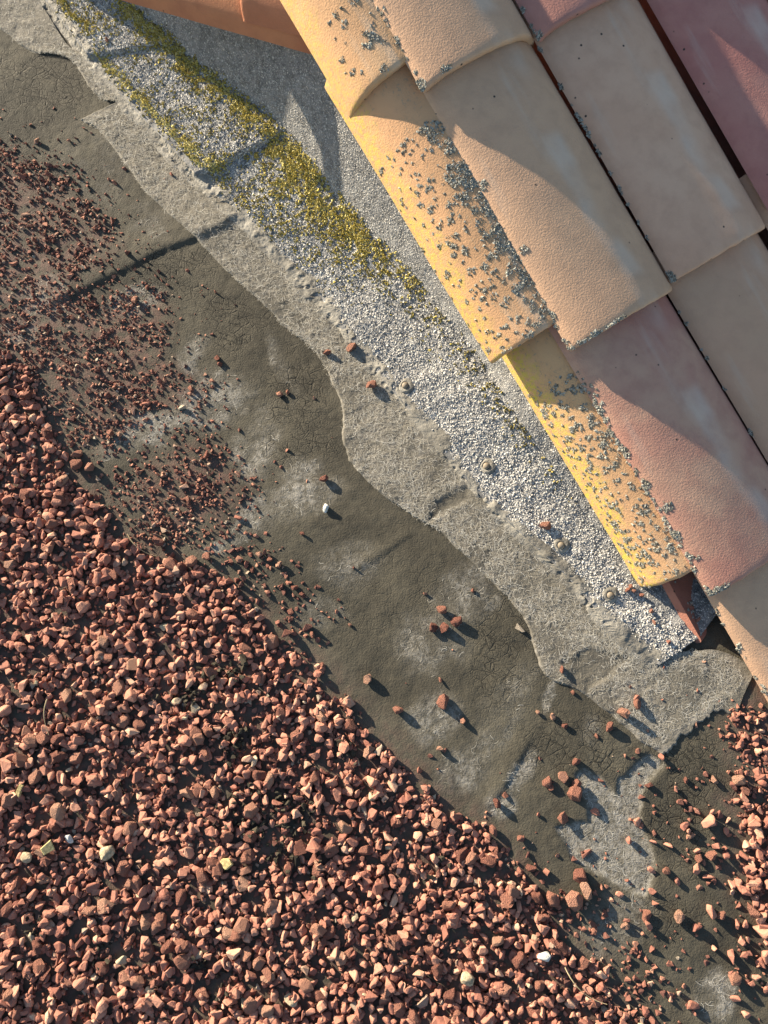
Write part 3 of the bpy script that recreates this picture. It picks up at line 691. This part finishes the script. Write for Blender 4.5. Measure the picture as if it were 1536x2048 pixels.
# unseen block, added and shaped to throw shadow along the foot of the upstand
sd_ = np.array([math.cos(SUN_AZ), math.sin(SUN_AZ), 0]); so_ = np.array([-sd_[1], sd_[0], 0])
q0 = at((556, 262), .045) - sd_ * .46; q0[2] = 0
sec = [(0, -.01), (0, .165), (.022, .270), (.060, .370), (.34, .370), (.34, -.01)]
pv = [tuple(q0 + so_ * a + np.array([0, 0, h])) for a, h in sec] + [tuple(q0 - sd_ * .12 + so_ * a + np.array([0, 0, h])) for a, h in sec]
pf = [tuple(range(6))[::-1], tuple(range(6, 12))] + [(i, (i + 1) % 6, 6 + (i + 1) % 6, 6 + i) for i in range(6)]
pm_ = bpy.data.meshes.new('shade_block'); pm_.from_pydata(pv, [], pf); pm_.materials.append(plain('plain_grey', (.42, .39, .34), .9, 120, .003))
bm = bmesh.new(); bm.from_mesh(pm_); bmesh.ops.recalc_face_normals(bm, faces=bm.faces[:]); bmesh.ops.bevel(bm, geom=bm.edges[:], offset=.008, segments=2, affect='EDGES'); bm.to_mesh(pm_); bm.free()
obj('shade_block', pm_, label='grey unseen block added to shade the foot of the upstand', cat='wall')
print('shade block px', [tuple(np.round(pix(*p), 0)) for p in pv[:6]])

# lichen spots
def spots(n, fx, fy, rad):
    return [(fx(), fy(), rad()) for _ in range(n)]
U_ = random.uniform
def rad_(a, b): return lambda: a + (b - a) * random.random() ** 2.2
# position in these tiles: x = distance up from the lower end, y 0..1 across
lichen(*tiles['1b'], spots(280, lambda: U_(.0, .30), lambda: min(.72, abs(random.gauss(.40, .18))), rad_(.0010, .0045)) + spots(120, lambda: min(.30, abs(random.gauss(.13, .09))), lambda: random.gauss(.60, .06), rad_(.003, .009)))
lichen(*tiles['1c'], spots(560, lambda: U_(.0, .31), lambda: U_(.06, .74), rad_(.0010, .0045)) + spots(120, lambda: U_(.0, .24), lambda: random.gauss(.60, .06), rad_(.003, .0085)))
lichen(*tiles['1a'], spots(22, lambda: U_(.005, .10), lambda: U_(.2, .6), rad_(.0015, .005)) + spots(55, lambda: U_(.01, .22), lambda: random.gauss(.66, .05), rad_(.003, .008)))
lichen(*tiles['2a'], spots(14, lambda: U_(.0, .12), lambda: U_(.0, .06), rad_(.002, .006)) + [(.006, .02, .011), (.004, .24, .007)] + spots(14, lambda: U_(.08, .2), lambda: U_(.02, .12), rad_(.002, .006)))
lichen(*tiles['2b'], spots(60, lambda: U_(.0, .29), lambda: U_(.0, .03), rad_(.002, .0055)) + spots(22, lambda: U_(.0, .004), lambda: U_(.0, .42), rad_(.002, .005)) + [(.235, .10, .007), (.14, .12, .006), (.05, .03, .008)])
lichen(*tiles['2c'], spots(55, lambda: U_(.0, .33), lambda: U_(.0, .035), rad_(.002, .006)) + spots(12, lambda: U_(.0, .006), lambda: U_(.0, .2), rad_(.004, .008)) + [(.17, .05, .008), (.13, .11, .008), (.09, .04, .009), (.06, .05, .006), (.055, .11, .004), (.22, .03, .009)] + spots(14, lambda: U_(.24, .34), lambda: U_(.02, .12), rad_(.0015, .004)))
lichen(*tiles['2d'], spots(18, lambda: U_(.15, .35), lambda: U_(.0, .05), rad_(.002, .005)) + [(.2, .1, .006)])
lichen(*tiles['3b'], [(.003, .03, .009), (.01, .01, .007), (.06, .86, .007)] + spots(22, lambda: U_(.0, .36), lambda: U_(.0, .012), rad_(.002, .006)))
lichen(*tiles['3a'], [(.002, .03, .008)] + spots(5, lambda: U_(.0, .05), lambda: U_(.0, .02), rad_(.002, .004)))
lichen(*tiles['3c'], spots(16, lambda: U_(.0, .36), lambda: U_(.0, .015), rad_(.002, .005)))
lichen(*tiles['p02'], spots(26, lambda: U_(.0, .09), lambda: U_(.05, .7), rad_(.0012, .005)))

# closed underlay below the tiles
ul = [uvw(-1.0, -.035, -.115), uvw(.8, -.035, -.115), uvw(.8, 1.0, -.115), uvw(-1.0, 1.0, -.115)]
und = obj('roof_underlay', mesh('roof_underlay', np.array(ul), np.array([[0, 1, 2, 3]]), M_UNDER, False), kind='structure', label='dark roofing underlay beneath the tiles', cat='underlay')

# ------------------------------------------------------------------ stones
def hull_rock(seed, npts, bev):
    r = np.random.default_rng(seed)
    P = r.normal(size=(npts, 3)); P /= np.linalg.norm(P, axis=1)[:, None]; P *= r.uniform(.8, 1.0, (npts, 1))
    P = P * np.array([1, r.uniform(.55, .92), r.uniform(.42, .78)])
    bm = bmesh.new(); [bm.verts.new(p) for p in P]
    h = bmesh.ops.convex_hull(bm, input=bm.verts[:]); bmesh.ops.delete(bm, geom=[g for g in h['geom_interior'] if isinstance(g, bmesh.types.BMVert)], context='VERTS')
    bmesh.ops.dissolve_limit(bm, angle_limit=math.radians(16), verts=bm.verts[:], edges=bm.edges[:])
    if bev: bmesh.ops.bevel(bm, geom=bm.edges[:], offset=bev, segments=1, affect='EDGES', profile=.5, clamp_overlap=True)
    bmesh.ops.triangulate(bm, faces=bm.faces[:]); bmesh.ops.recalc_face_normals(bm, faces=bm.faces[:])
    bm.verts.index_update()
    Q = np.array([v.co[:] for v in bm.verts]); F = np.array([[v.index for v in f.verts] for f in bm.faces]); bm.free()
    Q = Q * (1 + .05 * np.sin(Q @ r.normal(size=3) * 6))[:, None]
    e = Q.max(0) - Q.min(0); return (Q - (Q.max(0) + Q.min(0)) / 2) / e[0], F
NV = 36
ROCK2 = [hull_rock(100 + i, 12, .11) for i in range(NV)]; ROCK1 = [hull_rock(200 + i, 9, 0) for i in range(NV)]; ROCK3 = [hull_rock(300 + i, 17, .085) for i in range(NV)]
def rotm(n, tilt):
    a = rng.uniform(0, 2 * np.pi, n); b = rng.normal(0, tilt, n); c = rng.normal(0, tilt, n)
    ca, sa, cb, sb, cc, sc = np.cos(a), np.sin(a), np.cos(b), np.sin(b), np.cos(c), np.sin(c); o = np.zeros(n)
    Rz = np.stack([ca, -sa, o, sa, ca, o, o, o, o + 1], -1).reshape(n, 3, 3); Rx = np.stack([o + 1, o, o, o, cb, -sb, o, sb, cb], -1).reshape(n, 3, 3)
    Ry = np.stack([cc, o, sc, o, o + 1, o, -sc, o, cc], -1).reshape(n, 3, 3)
    return Rz @ Rx @ Ry
def mass(name, recs, lib, mat, tilt=.5, sink=(.80, 1.0), **kw):
    n = len(recs); R = rotm(n, tilt)
    P = np.array([r[:3] for r in recs]); S = np.array([r[3] for r in recs]); T = np.array([r[4] for r in recs])
    vi = rng.integers(0, NV, n); VA, FA, TA = [], [], []; off = 0
    for k, (L, F0) in enumerate(lib):
        m_ = vi == k; nk = int(m_.sum())
        Q = np.einsum('nij,kj->nki', R[m_], L) * S[m_][:, None, None]
        Q[..., 2] += (-Q[..., 2].min(1) * rng.uniform(*sink, nk))[:, None]
        VA.append((Q + P[m_][:, None]).reshape(-1, 3)); FA.append(((np.arange(nk) * len(L))[:, None, None] + F0[None]).reshape(-1, 3) + off)
        TA.append(np.repeat(T[m_], len(L))); off += nk * len(L)
    t = np.concatenate(TA)
    return obj(name, mesh(name, np.concatenate(VA), np.concatenate(FA), mat, False, cols={'tint': np.stack([t, t, t, t * 0 + 1], -1)}), kind='stuff', **kw)
PXM = 1465.0
HH = HM.copy()
def settle(x, y, size, q, raise_=True):
    i, j = hidx(x, y); k = max(1, int(size * .36 / hs))
    if i - k < 0 or j - k < 0 or i + k + 1 > HH.shape[0] or j + k + 1 > HH.shape[1]: return 0.0
    win = HH[i - k:i + k + 1, j - k:j + k + 1]
    z = np.quantile(win, q)
    if raise_:
        yy, xx = np.mgrid[-k:k + 1, -k:k + 1] / (k + .5); d = xx * xx + yy * yy
        top = z + size * .50 * np.sqrt(np.clip(1 - d, 0, 1))
        win[:] = np.where(d < 1, np.maximum(win, top), win)
    return z
SOILP = [(470, 1490, 60, 40, -20, 1), (400, 1540, 70, 45, 0, .9), (560, 1640, 90, 60, -20, .9), (480, 1620, 60, 60, 0, .8), (590, 1720, 60, 50, 0, .7), (380, 1390, 60, 30, 0, .7), (450, 1340, 60, 30, 0, .7), (80, 1500, 40, 25, 0, .4), (420, 1960, 60, 60, 0, .6), (60, 1850, 40, 30, 0, .6), (690, 1500, 50, 30, 0, .6), (860, 1740, 50, 40, 0, .4), (220, 1900, 60, 40, 0, .5), (760, 1330, 1, 1, 0, 0)]
def random_in(n, x0=-.80, x1=.62, y0=-.59, y1=1.02): return rng.uniform(x0, x1, n), rng.uniform(y0, y1, n)
bedrec, smallrec, gritrec = [], [], []
def bed_dist(X, Y):
    px, py = pix(X, Y); jx, jy = jitter(X, Y, px, py, 12); return sdpoly(jx, jy, BED), px, py
# 1) fines under everything
X, Y = random_in(26000); d, px, py = bed_dist(X, Y)
for x, y in zip(*[a[d < -6] for a in (X, Y)]):
    s = (5 + 9 * random.random()) / PXM; gritrec.append((x, y, settle(x, y, s, .3), s, random.random()))
# 2) medium then large, then a few small ones sifted on top
def layer(n, smin, smax, pw, thr, soilcut, q, rec):
    X, Y = random_in(n); d, px, py = bed_dist(X, Y); so = ell(px, py, SOILP); u = rng.random(n)
    for x, y, dd, s0, uu in zip(X, Y, d, so, u):
        if dd > thr or uu < s0 * soilcut: continue
        s = (smin + (smax - smin) * random.random() ** pw) / PXM
        z = settle(x, y, s, q); rec.append((x, y, z, s, min(1, max(0, random.gauss(.48, .20)))) )
layer(4500, 14, 23, 1.2, -4, .75, .35, bedrec)
layer(6800, 17, 31, 1.9, -8, .8, .25, bedrec)
layer(12000, 11, 20, 1.2, -2, .65, .12, bedrec)
layer(1500, 20, 34, 1.8, -12, .85, .22, bedrec)
layer(11000, 6, 13, 1.0, 2, .3, .12, gritrec)
# rare off-colour stones
bedrec = [(r[0], r[1], r[2], r[3], random.uniform(.93, 1) if random.random() < .012 else min(r[4], .88)) for r in bedrec]

# 3) second bed by the tiles
X, Y = random_in(16000, .2, .75, -.57, .43); px, py = pix(X, Y); jx, jy = jitter(X, Y, px, py, 22); d = sdpoly(jx, jy, BED2)
vv_ = (np.stack([X, Y, 0 * X], -1) - P3) @ V
for x, y, dd, ppy, vq in zip(X, Y, d, py, vv_):
    if vq > -.012 and ppy < 1500: continue
    low = ppy > 1620
    if dd < 0 or random.random() < .30 * math.exp(-dd / 70) * (1.3 if low else .5):
        s = (5.5 + (21 if low else 12) * random.random() ** 3.0) / PXM
        z = settle(x, y, s, .3); (bedrec if s > 13 / PXM else gritrec).append((x, y, z, s, min(.9, max(0, random.gauss(.5, .2)))))
# 4) grit sheets on the membrane
def grit(poly, n, smin, smax, falloff, pw=1.6):
    W_ = np.array([at((max(-250, a), b)) for a, b in poly]); box = (W_[:, 0].min() - .05, W_[:, 0].max() + .05, W_[:, 1].min() - .05, W_[:, 1].max() + .05)
    X, Y = random_in(n, *box); px, py = pix(X, Y); jx, jy = jitter(X, Y, px, py, 20); d = sdpoly(jx, jy, poly)
    cl = fbm(X, Y, 38, 811)
    for x, y, dd, c in zip(X, Y, d, cl):
        pr_ = (.30 + .9 * sstep(.38, .62, c)) if dd < 0 else .45 * math.exp(-dd / falloff)
        if random.random() > pr_: continue
        s = (smin + (smax - smin) * random.random() ** pw) / PXM
        gritrec.append((x, y, settle(x, y, s, .25), s, random.random()))
grit(GRIT1, 24000, 3.0, 10, 26, 2.4)
grit(GRIT2, 4000, 3.2, 10, 22, 2.0)
grit(GRIT3, 1100, 4, 13, 26, 2.0)
grit(GRIT4, 1800, 4, 14, 40, 1.6)
# 5) strays everywhere on the membrane, denser near the beds
X, Y = random_in(9000, -.7, .6, -.51, 1.02); px, py = pix(X, Y)
d = np.minimum(np.minimum(sdpoly(px, py, BED), sdpoly(px, py, BED2)), sdpoly(px, py, GRIT1)); fl = sdpoly(px, py, FELT2_L + FELT2_R[::-1]); mossy = sdpoly(px, py, [A_[0], *A_[1:], (1500, 1335), (1600, 1300), (1600, -200), (0, -200)])
for x, y, dd, f_, m_, ppx, ppy in zip(X, Y, d, fl, mossy, px, py):
    if dd < 0 or m_ < 8: continue
    pr_ = .10 * math.exp(-dd / 60) + .030 * math.exp(-dd / 300) + (.16 if (ppx > 1050 and ppy > 1500 and f_ > 10) else 0)
    if f_ < 0: pr_ *= .18
    if random.random() > pr_: continue
    s = (3.5 + 10 * random.random() ** 3.2) / PXM; gritrec.append((x, y, settle(x, y, s, .3), s, random.random()))
# medium pebbles lower right
X, Y = random_in(1500, .1, .6, -.51, .13); px, py = pix(X, Y); cl = fbm(X, Y, 12, 77)
for x, y, ppx, ppy, c in zip(X, Y, px, py, cl):
    if ppy > 1560 and ppx > 1080 + (ppy - 1560) * .3 and random.random() < .12 * sstep(.35, .65, c) + (.16 if ppx > 1400 and ppy > 1680 else 0):
        s = (9 + 19 * random.random() ** 2.4) / PXM; bedrec.append((x, y, settle(x, y, s, .3), s, min(.9, max(0, random.gauss(.55, .2)))))

# 6) stones one can pick out, each an object of its own
ONE3 = [mesh('stone_shape', *ROCK3[i], M_STONE_ONE, False) for i in range(NV)]
def one(x, y, s, name, label, cat, group, me=None, tilt=.25, z=None, q=.3, sink=.06, tint=None):
    me = me or ONE3[random.randrange(NV)]
    if z is None: z = settle(x, y, s, q)
    o = obj(name, me, label=label, cat=cat, group=group)
    R = Matrix.Rotation(U_(0, 6.28), 3, 'Z') @ Matrix.Rotation(random.gauss(0, tilt), 3, 'X') @ Matrix.Rotation(random.gauss(0, tilt), 3, 'Y')
    o.color = (tint if tint is not None else min(.88, max(.02, random.gauss(.5, .22))),) * 3 + (1,)
    zs = min((R @ Vector(c))[2] for c in [v.co for v in me.vertices])
    o.matrix_world = Matrix.Translation((x, y, z - zs * s * (1 - sink))) @ R.to_4x4() @ Matrix.Diagonal((s, s, s, 1)); return o
LOOSE = [(435, 717, 16), (382, 778, 16), (415, 912, 20), (605, 1068, 11), (883, 1220, 20), (913, 1243, 24), (866, 1256, 19), (889, 1255, 20), (885, 1402, 27), (795, 1420, 20), (735, 1358, 20), (880, 1360, 12), (925, 1442, 12), (880, 1497, 14), (1192, 1472, 10), (1150, 1522, 17), (1093, 1563, 21), (1125, 1553, 22), (1152, 1567, 18), (1148, 1588, 31), (1125, 1635, 22), (1296, 1570, 16), (1274, 1502, 12), (992, 1605, 19), (1010, 1590, 12), (1040, 1675, 16), (1060, 1735, 19), (1105, 1433, 14), (1128, 1452, 12), (1075, 1425, 10), (1158, 1750, 28), (1170, 1778, 32), (1146, 1797, 31), (1103, 1797, 30), (1080, 1832, 22), (1290, 1830, 22), (1183, 1847, 20), (1248, 1850, 16), (75, 283, 14), (318, 1085, 25), (345, 1112, 15), (385, 1125, 25), (155, 930, 25), (182, 937, 22), (155, 910, 24), (520, 1110, 14), (625, 1270, 14), (645, 1332, 14), (435, 1190, 22), (700, 1250, 8), (270, 600, 16), (295, 575, 12), (325, 655, 10), (250, 1150, 8), (1500, 1820, 26), (1510, 1772, 22), (1473, 1560, 22), (1487, 1580, 20), (1427, 1560, 16), (1370, 1560, 12), (1380, 1670, 16), (1420, 1710, 20), (1330, 1740, 16), (1355, 1830, 22), (1440, 1830, 18), (1395, 1715, 16), (560, 790, 14), (575, 785, 11), (440, 730, 12), (222, 868, 16), (240, 870, 12), (378, 1000, 14), (280, 945, 14), (590, 1175, 14), (605, 1190, 12), (985, 1660, 22), (850, 1188, 9), (945, 1182, 9), (1145, 1385, 8), (1100, 1575, 12), (530, 1105, 12), (540, 1120, 11), (560, 1130, 14), (480, 1120, 14), (505, 1140, 14), (415, 1115, 18)]
def tone(t): return 'dark rust red' if t < .33 else ('brick red' if t < .62 else 'pale pinkish')
def bulk(s): return 'small' if s < 13 else ('medium sized' if s < 20 else 'large')
def where_loose(x, y):
    X_, Y_ = np.array([float(x)]), np.array([float(y)])
    if sdpoly(X_, Y_, GRIT1)[0] < 10: return 'lying in the fine grit on the membrane'
    if sdpoly(X_, Y_, GRIT2)[0] < 10: return 'lying in the small grit patch on the membrane'
    if sdpoly(X_, Y_, BED)[0] < 60: return 'loose on the membrane just off the gravel bed'
    if sdpoly(X_, Y_, BED2)[0] < 90: return 'loose on the membrane near the gravel beside the tiles'
    if sdpoly(X_, Y_, STRONG)[0] < 40: return 'loose by the bare whitish fibre patch'
    if sdpoly(X_, Y_, FELT2_L + FELT2_R[::-1])[0] < 110: return 'loose on the dark membrane close to the felt strip'
    return 'loose on the open dark membrane'
for x, y, s in LOOSE:
    p = at((x, y)); tn = random.choice((.12, .24, .45, .52, .7, .82)); one(p[0], p[1], s * 1.08 / PXM, 'loose_stone', '%s %s stone %s' % (bulk(s), tone(tn), where_loose(x, y)), 'stone', 'loose stones on the dark membrane', tint=tn)
for x, y, s in [(655, 707, 17), (743, 773, 24), (1122, 1340, 17), (1243, 1425, 25), (1270, 1408, 21), (1217, 1453, 21)]:
    p = at((x, y)); one(p[0], p[1], s * 1.05 / PXM, 'loose_stone', 'orange red crushed stone lying loose on the pale felt strip', 'stone', 'loose stones on the pale felt strip', tilt=.5)
for x, y, s, z0 in [(702, 692, 25, .01), (1090, 1053, 25, .012), (217, 88, 12, .02), (1307, 1245, 11, .006), (1303, 1222, 11, .008), (1255, 1180, 12, .01), (1268, 1182, 10, .01), (1282, 1190, 11, .008), (1262, 1172, 9, .01)]:
    p = at((x, y), z0); one(p[0], p[1], s * 1.05 / PXM, 'loose_stone', 'red crushed stone lying loose on the mineral flashing', 'stone', 'loose stones on the mineral flashing', tilt=.5, q=.5)
# odd stones and chips
def chip_mesh(name, mat, seed, flat):
    Q, F = hull_rock(seed, 17, .12); return mesh(name, Q * np.array([1, 1, flat]), F, mat, True)
def slab(name, mat, pts, h):
    n = len(pts); Vv = [(x, y, 0) for x, y in pts] + [(x * .93, y * .93, h) for x, y in pts]
    bm = bmesh.new(); vs_ = [bm.verts.new(v) for v in Vv]
    bm.faces.new(vs_[:n][::-1]); bm.faces.new(vs_[n:])
    for i in range(n): bm.faces.new((vs_[i], vs_[(i + 1) % n], vs_[n + (i + 1) % n], vs_[n + i]))
    bmesh.ops.bevel(bm, geom=bm.edges[:], offset=.03, segments=1, affect='EDGES')
    me = bpy.data.meshes.new(name); bm.to_mesh(me); bm.free(); me.materials.append(mat); return me
chipA = slab('yellow_chip', M_CHIP, [(-.5, -.25), (.2, -.38), (.5, .1), (.15, .38), (-.35, .22)], .28)
chipB = slab('yellow_chip', M_CHIP, [(-.45, -.35), (.45, -.3), (.5, .25), (-.3, .4)], .22)
sliver = slab('yellow_chip', M_CHIP, [(-.5, -.12), (.4, -.2), (.5, .08), (-.2, .22)], .3)
white = chip_mesh('white_pebble', M_WHITE, 321, .8); cream = chip_mesh('cream_stone', M_CREAM, 332, 1)
for (x, y, s, me, nm, lab) in [(447, 1733, 34, chipA, 'stone_chip', 'flat yellowish stone chip lying on the gravel beside dark soil'), (85, 1700, 32, chipB, 'stone_chip', 'squarish pale yellow stone chip beside a white pebble on the gravel'),
                               (28, 1583, 32, sliver, 'stone_chip', 'slender pale yellow stone sliver on the gravel'), (40, 1720, 26, cream, 'stone', 'dull cream stone near the squarish yellow chip'),
                               (128, 1682, 24, white, 'pebble', 'smooth white pebble on the gravel beside a yellow chip'), (1092, 1920, 30, white, 'pebble', 'angular white stone near the edge of the gravel bed'),
                               (937, 1965, 30, cream, 'stone', 'rough cream coloured stone among the red gravel'), (205, 1710, 34, cream, 'stone', 'chunky cream stone between the squarish chip and the flat yellowish chip')]:
    p = at((x, y), .025); one(p[0], p[1], s * .82 / PXM, nm, lab, 'stone', None, me, .15, q=.9)
p = at((652, 1017), .004); one(p[0], p[1], 20 / PXM, 'pebble', 'small off white shell-like pebble alone on the dark membrane', 'pebble', None, white, .2)
p = at((648, 958), .004); one(p[0], p[1], 20 / PXM, 'loose_stone', 'rusty pitted stone alone above the off white pebble', 'stone', None, None, .2)
# the largest stones lying on top of the bed become objects too
n_one = sum(1 for o in bpy.data.objects if o.name.startswith(('loose_stone', 'stone', 'pebble')))
cand = []
for i, r in enumerate(bedrec):
    px, py = pix(r[0], r[1])
    if 15 < px < 1521 and 15 < py < 2033:
        a, b = hidx(r[0], r[1])
        if r[2] + r[3] * .45 >= HH[a, b] - .004: cand.append((r[3], i))
MARKS = [(447, 1733, 'flat yellowish chip'), (85, 1700, 'squarish pale yellow chip'), (28, 1583, 'slender yellow sliver'), (1092, 1920, 'angular white stone'), (937, 1965, 'rough cream stone'), (205, 1710, 'chunky cream stone')]
cand.sort(reverse=True); pickd = {i for _, i in cand[:max(0, 296 - n_one)]}
for i in pickd:
    r = bedrec[i]; tn = random.choice((.12, .24, .45, .52, .7, .82)); ppx, ppy = pix(r[0], r[1]); q1 = np.array([float(ppx)]); q2 = np.array([float(ppy)])
    near = min((math.hypot(ppx - x, ppy - y), w_) for x, y, w_ in MARKS)
    if near[0] < 95: wh = 'close to the ' + near[1]
    elif ell(q1, q2, SOILP)[0] > .25: wh = 'at a dark soil patch'
    elif sdpoly(q1, q2, BED)[0] > -55: wh = 'along the edge of the gravel bed'
    else: wh = 'well inside the gravel bed'
    one(r[0], r[1], r[3], 'gravel_stone', '%s %s stone lying on top, %s' % ('chunky' if r[3] * PXM > 36 else 'middling', tone(tn), wh), 'stone', 'largest stones of the gravel bed', z=r[2], tilt=.35, sink=.12, tint=tn)
bedrec = [r for i, r in enumerate(bedrec) if i not in pickd]
mass('gravel', bedrec, ROCK2, M_STONE, .6, label='red brown crushed stone gravel spread over the flat roof', cat='gravel')
mass('grit', gritrec, ROCK1, M_GRIT, .6, (.15, .7), label='fine reddish grit scattered over the membrane and under the gravel', cat='grit')
# soil between stones
soil = []
X, Y = random_in(70000); px, py = pix(X, Y); so = ell(px, py, SOILP) * sstep(.36, .55, fbm(X, Y, 30, 901)); keep = rng.random(len(X)) < so * .9
for x, y in zip(X[keep], Y[keep]):
    s = (5 + 9 * random.random() ** 2) / PXM; soil.append((x, y, settle(x, y, s, .35), s, random.random()))
mass('soil', soil, ROCK1, M_SOIL, .6, label='dark crumbly soil between the gravel stones', cat='soil')
print('counts', len(bedrec), len(gritrec), len(soil), len(pickd), n_one, len(mP))

# ------------------------------------------------------------------ fixing nails in the flashing
def nail_mesh():
    prof = [(0, .0042), (.0022, .0040), (.0040, .0030), (.0048, .0014), (.0050, .0), (.0075, -.0002), (.0092, -.0008)]
    n = 18; Vv = [(0, 0, prof[0][1])]
    for r, z in prof[1:]:
        for k in range(n): a = 2 * math.pi * k / n; Vv.append((r * math.cos(a), r * math.sin(a), z))
    F = [(0, 1 + k, 1 + (k + 1) % n) for k in range(n)]
    for i in range(len(prof) - 2):
        for k in range(n): F.append((1 + i * n + k, 1 + (i + 1) * n + k, 1 + (i + 1) * n + (k + 1) % n, 1 + i * n + (k + 1) % n))
    me = bpy.data.meshes.new('fixing_nail'); me.from_pydata(Vv, [], F); me.materials.append(M_NAIL)
    for p in me.polygons: p.use_smooth = True
    return me
def ring_mesh():
    n, m = 40, 9; Vv, F = [], []
    for i in range(n):
        a = 2 * math.pi * i / n
        for j in range(m):
            q = j / (m - 1); r = .0055 + .0055 * q * (1 + .30 * math.sin(a + 1) + .15 * math.sin(3 * a))
            Vv.append((r * math.cos(a), r * math.sin(a), .0009 * math.sin(math.pi * (q * .85 + .1)) * (1 + .35 * math.sin(2 * a + .7) + .15 * math.sin(5 * a)) - .0010 * q * q))
    for i in range(n):
        for j in range(m - 1): F.append((i * m + j, i * m + j + 1, ((i + 1) % n) * m + j + 1, ((i + 1) % n) * m + j))
    me = bpy.data.meshes.new('bitumen_ring'); me.from_pydata(Vv, [], F[::1]); me.materials.append(M_TAR)
    for p in me.polygons: p.use_smooth = True
    if me.polygons[0].normal.z < 0: me.flip_normals()
    return me
nm_, rm_ = nail_mesh(), ring_mesh()
for x, y, lab in [(810, 771, 'round nail head in a grey bitumen ring, furthest up the flashing'), (972, 932, 'round nail head with dark rim beside the second verge tile'), (1121, 1090, 'round nail head beside a red stone on the flashing'), (1220, 1190, 'brown nail head on the flashing near the lowest verge tile corner')]:
    best = min(((abs(pix(*P[i, j])[0] - x) + abs(pix(*P[i, j])[1] - y), P[i, j], N[i, j]) for P, N, o, S_ in samples[2:] for i in range(0, P.shape[0], 3) for j in range(0, 50, 2)), key=lambda q: q[0])
    o = obj('fixing_nail', nm_, label=lab, cat='nail', group='nails along the flashing')
    q = Vector(best[2]).to_track_quat('Z', 'Y'); o.matrix_world = Matrix.Translation(Vector(best[1]) + Vector(best[2]) * .0022) @ q.to_matrix().to_4x4()
    rg = obj('bitumen_ring', rm_, o)
bpy.context.view_layer.update()

# ------------------------------------------------------------------ a few dry stalks
def stalk(p0, p1, sag, rad, label):
    p0, p1 = Vector(p0), Vector(p1); n, m = 12, 5; Vv, F = [], []
    side = (p1 - p0).cross(Vector((0, 0, 1))).normalized()
    for i in range(n):
        t = i / (n - 1); c = p0.lerp(p1, t) + side * (sag * 4 * t * (1 - t)) + Vector((0, 0, .002 * math.sin(t * 5))); r = rad * (1.1 - .7 * t)
        for j in range(m): a = 2 * math.pi * j / m; Vv.append(tuple(c + side * (r * math.cos(a)) + Vector((0, 0, r * math.sin(a)))))
    for i in range(n - 1):
        for j in range(m): F.append((i * m + j, i * m + (j + 1) % m, (i + 1) * m + (j + 1) % m, (i + 1) * m + j))
    me = bpy.data.meshes.new('dry_stalk'); me.from_pydata(Vv, [], F); me.materials.append(M_STRAW)
    obj('dry_stalk', me, label=label, cat='stalk')
stalk(at((255, 1068), .010), at((312, 1112), .004), .006, .0007, 'thin dry stalk at the edge of the gravel bed')
stalk(at((1130, 1935), .020), at((1215, 2010), .018), .008, .0007, 'thin dry stalk on the gravel beside the angular white stone')
stalk(at((94, 1398), .030), at((96, 1470), .028), .004, .0007, 'thin dry stalk standing among the red gravel')
bpy.context.view_layer.update()
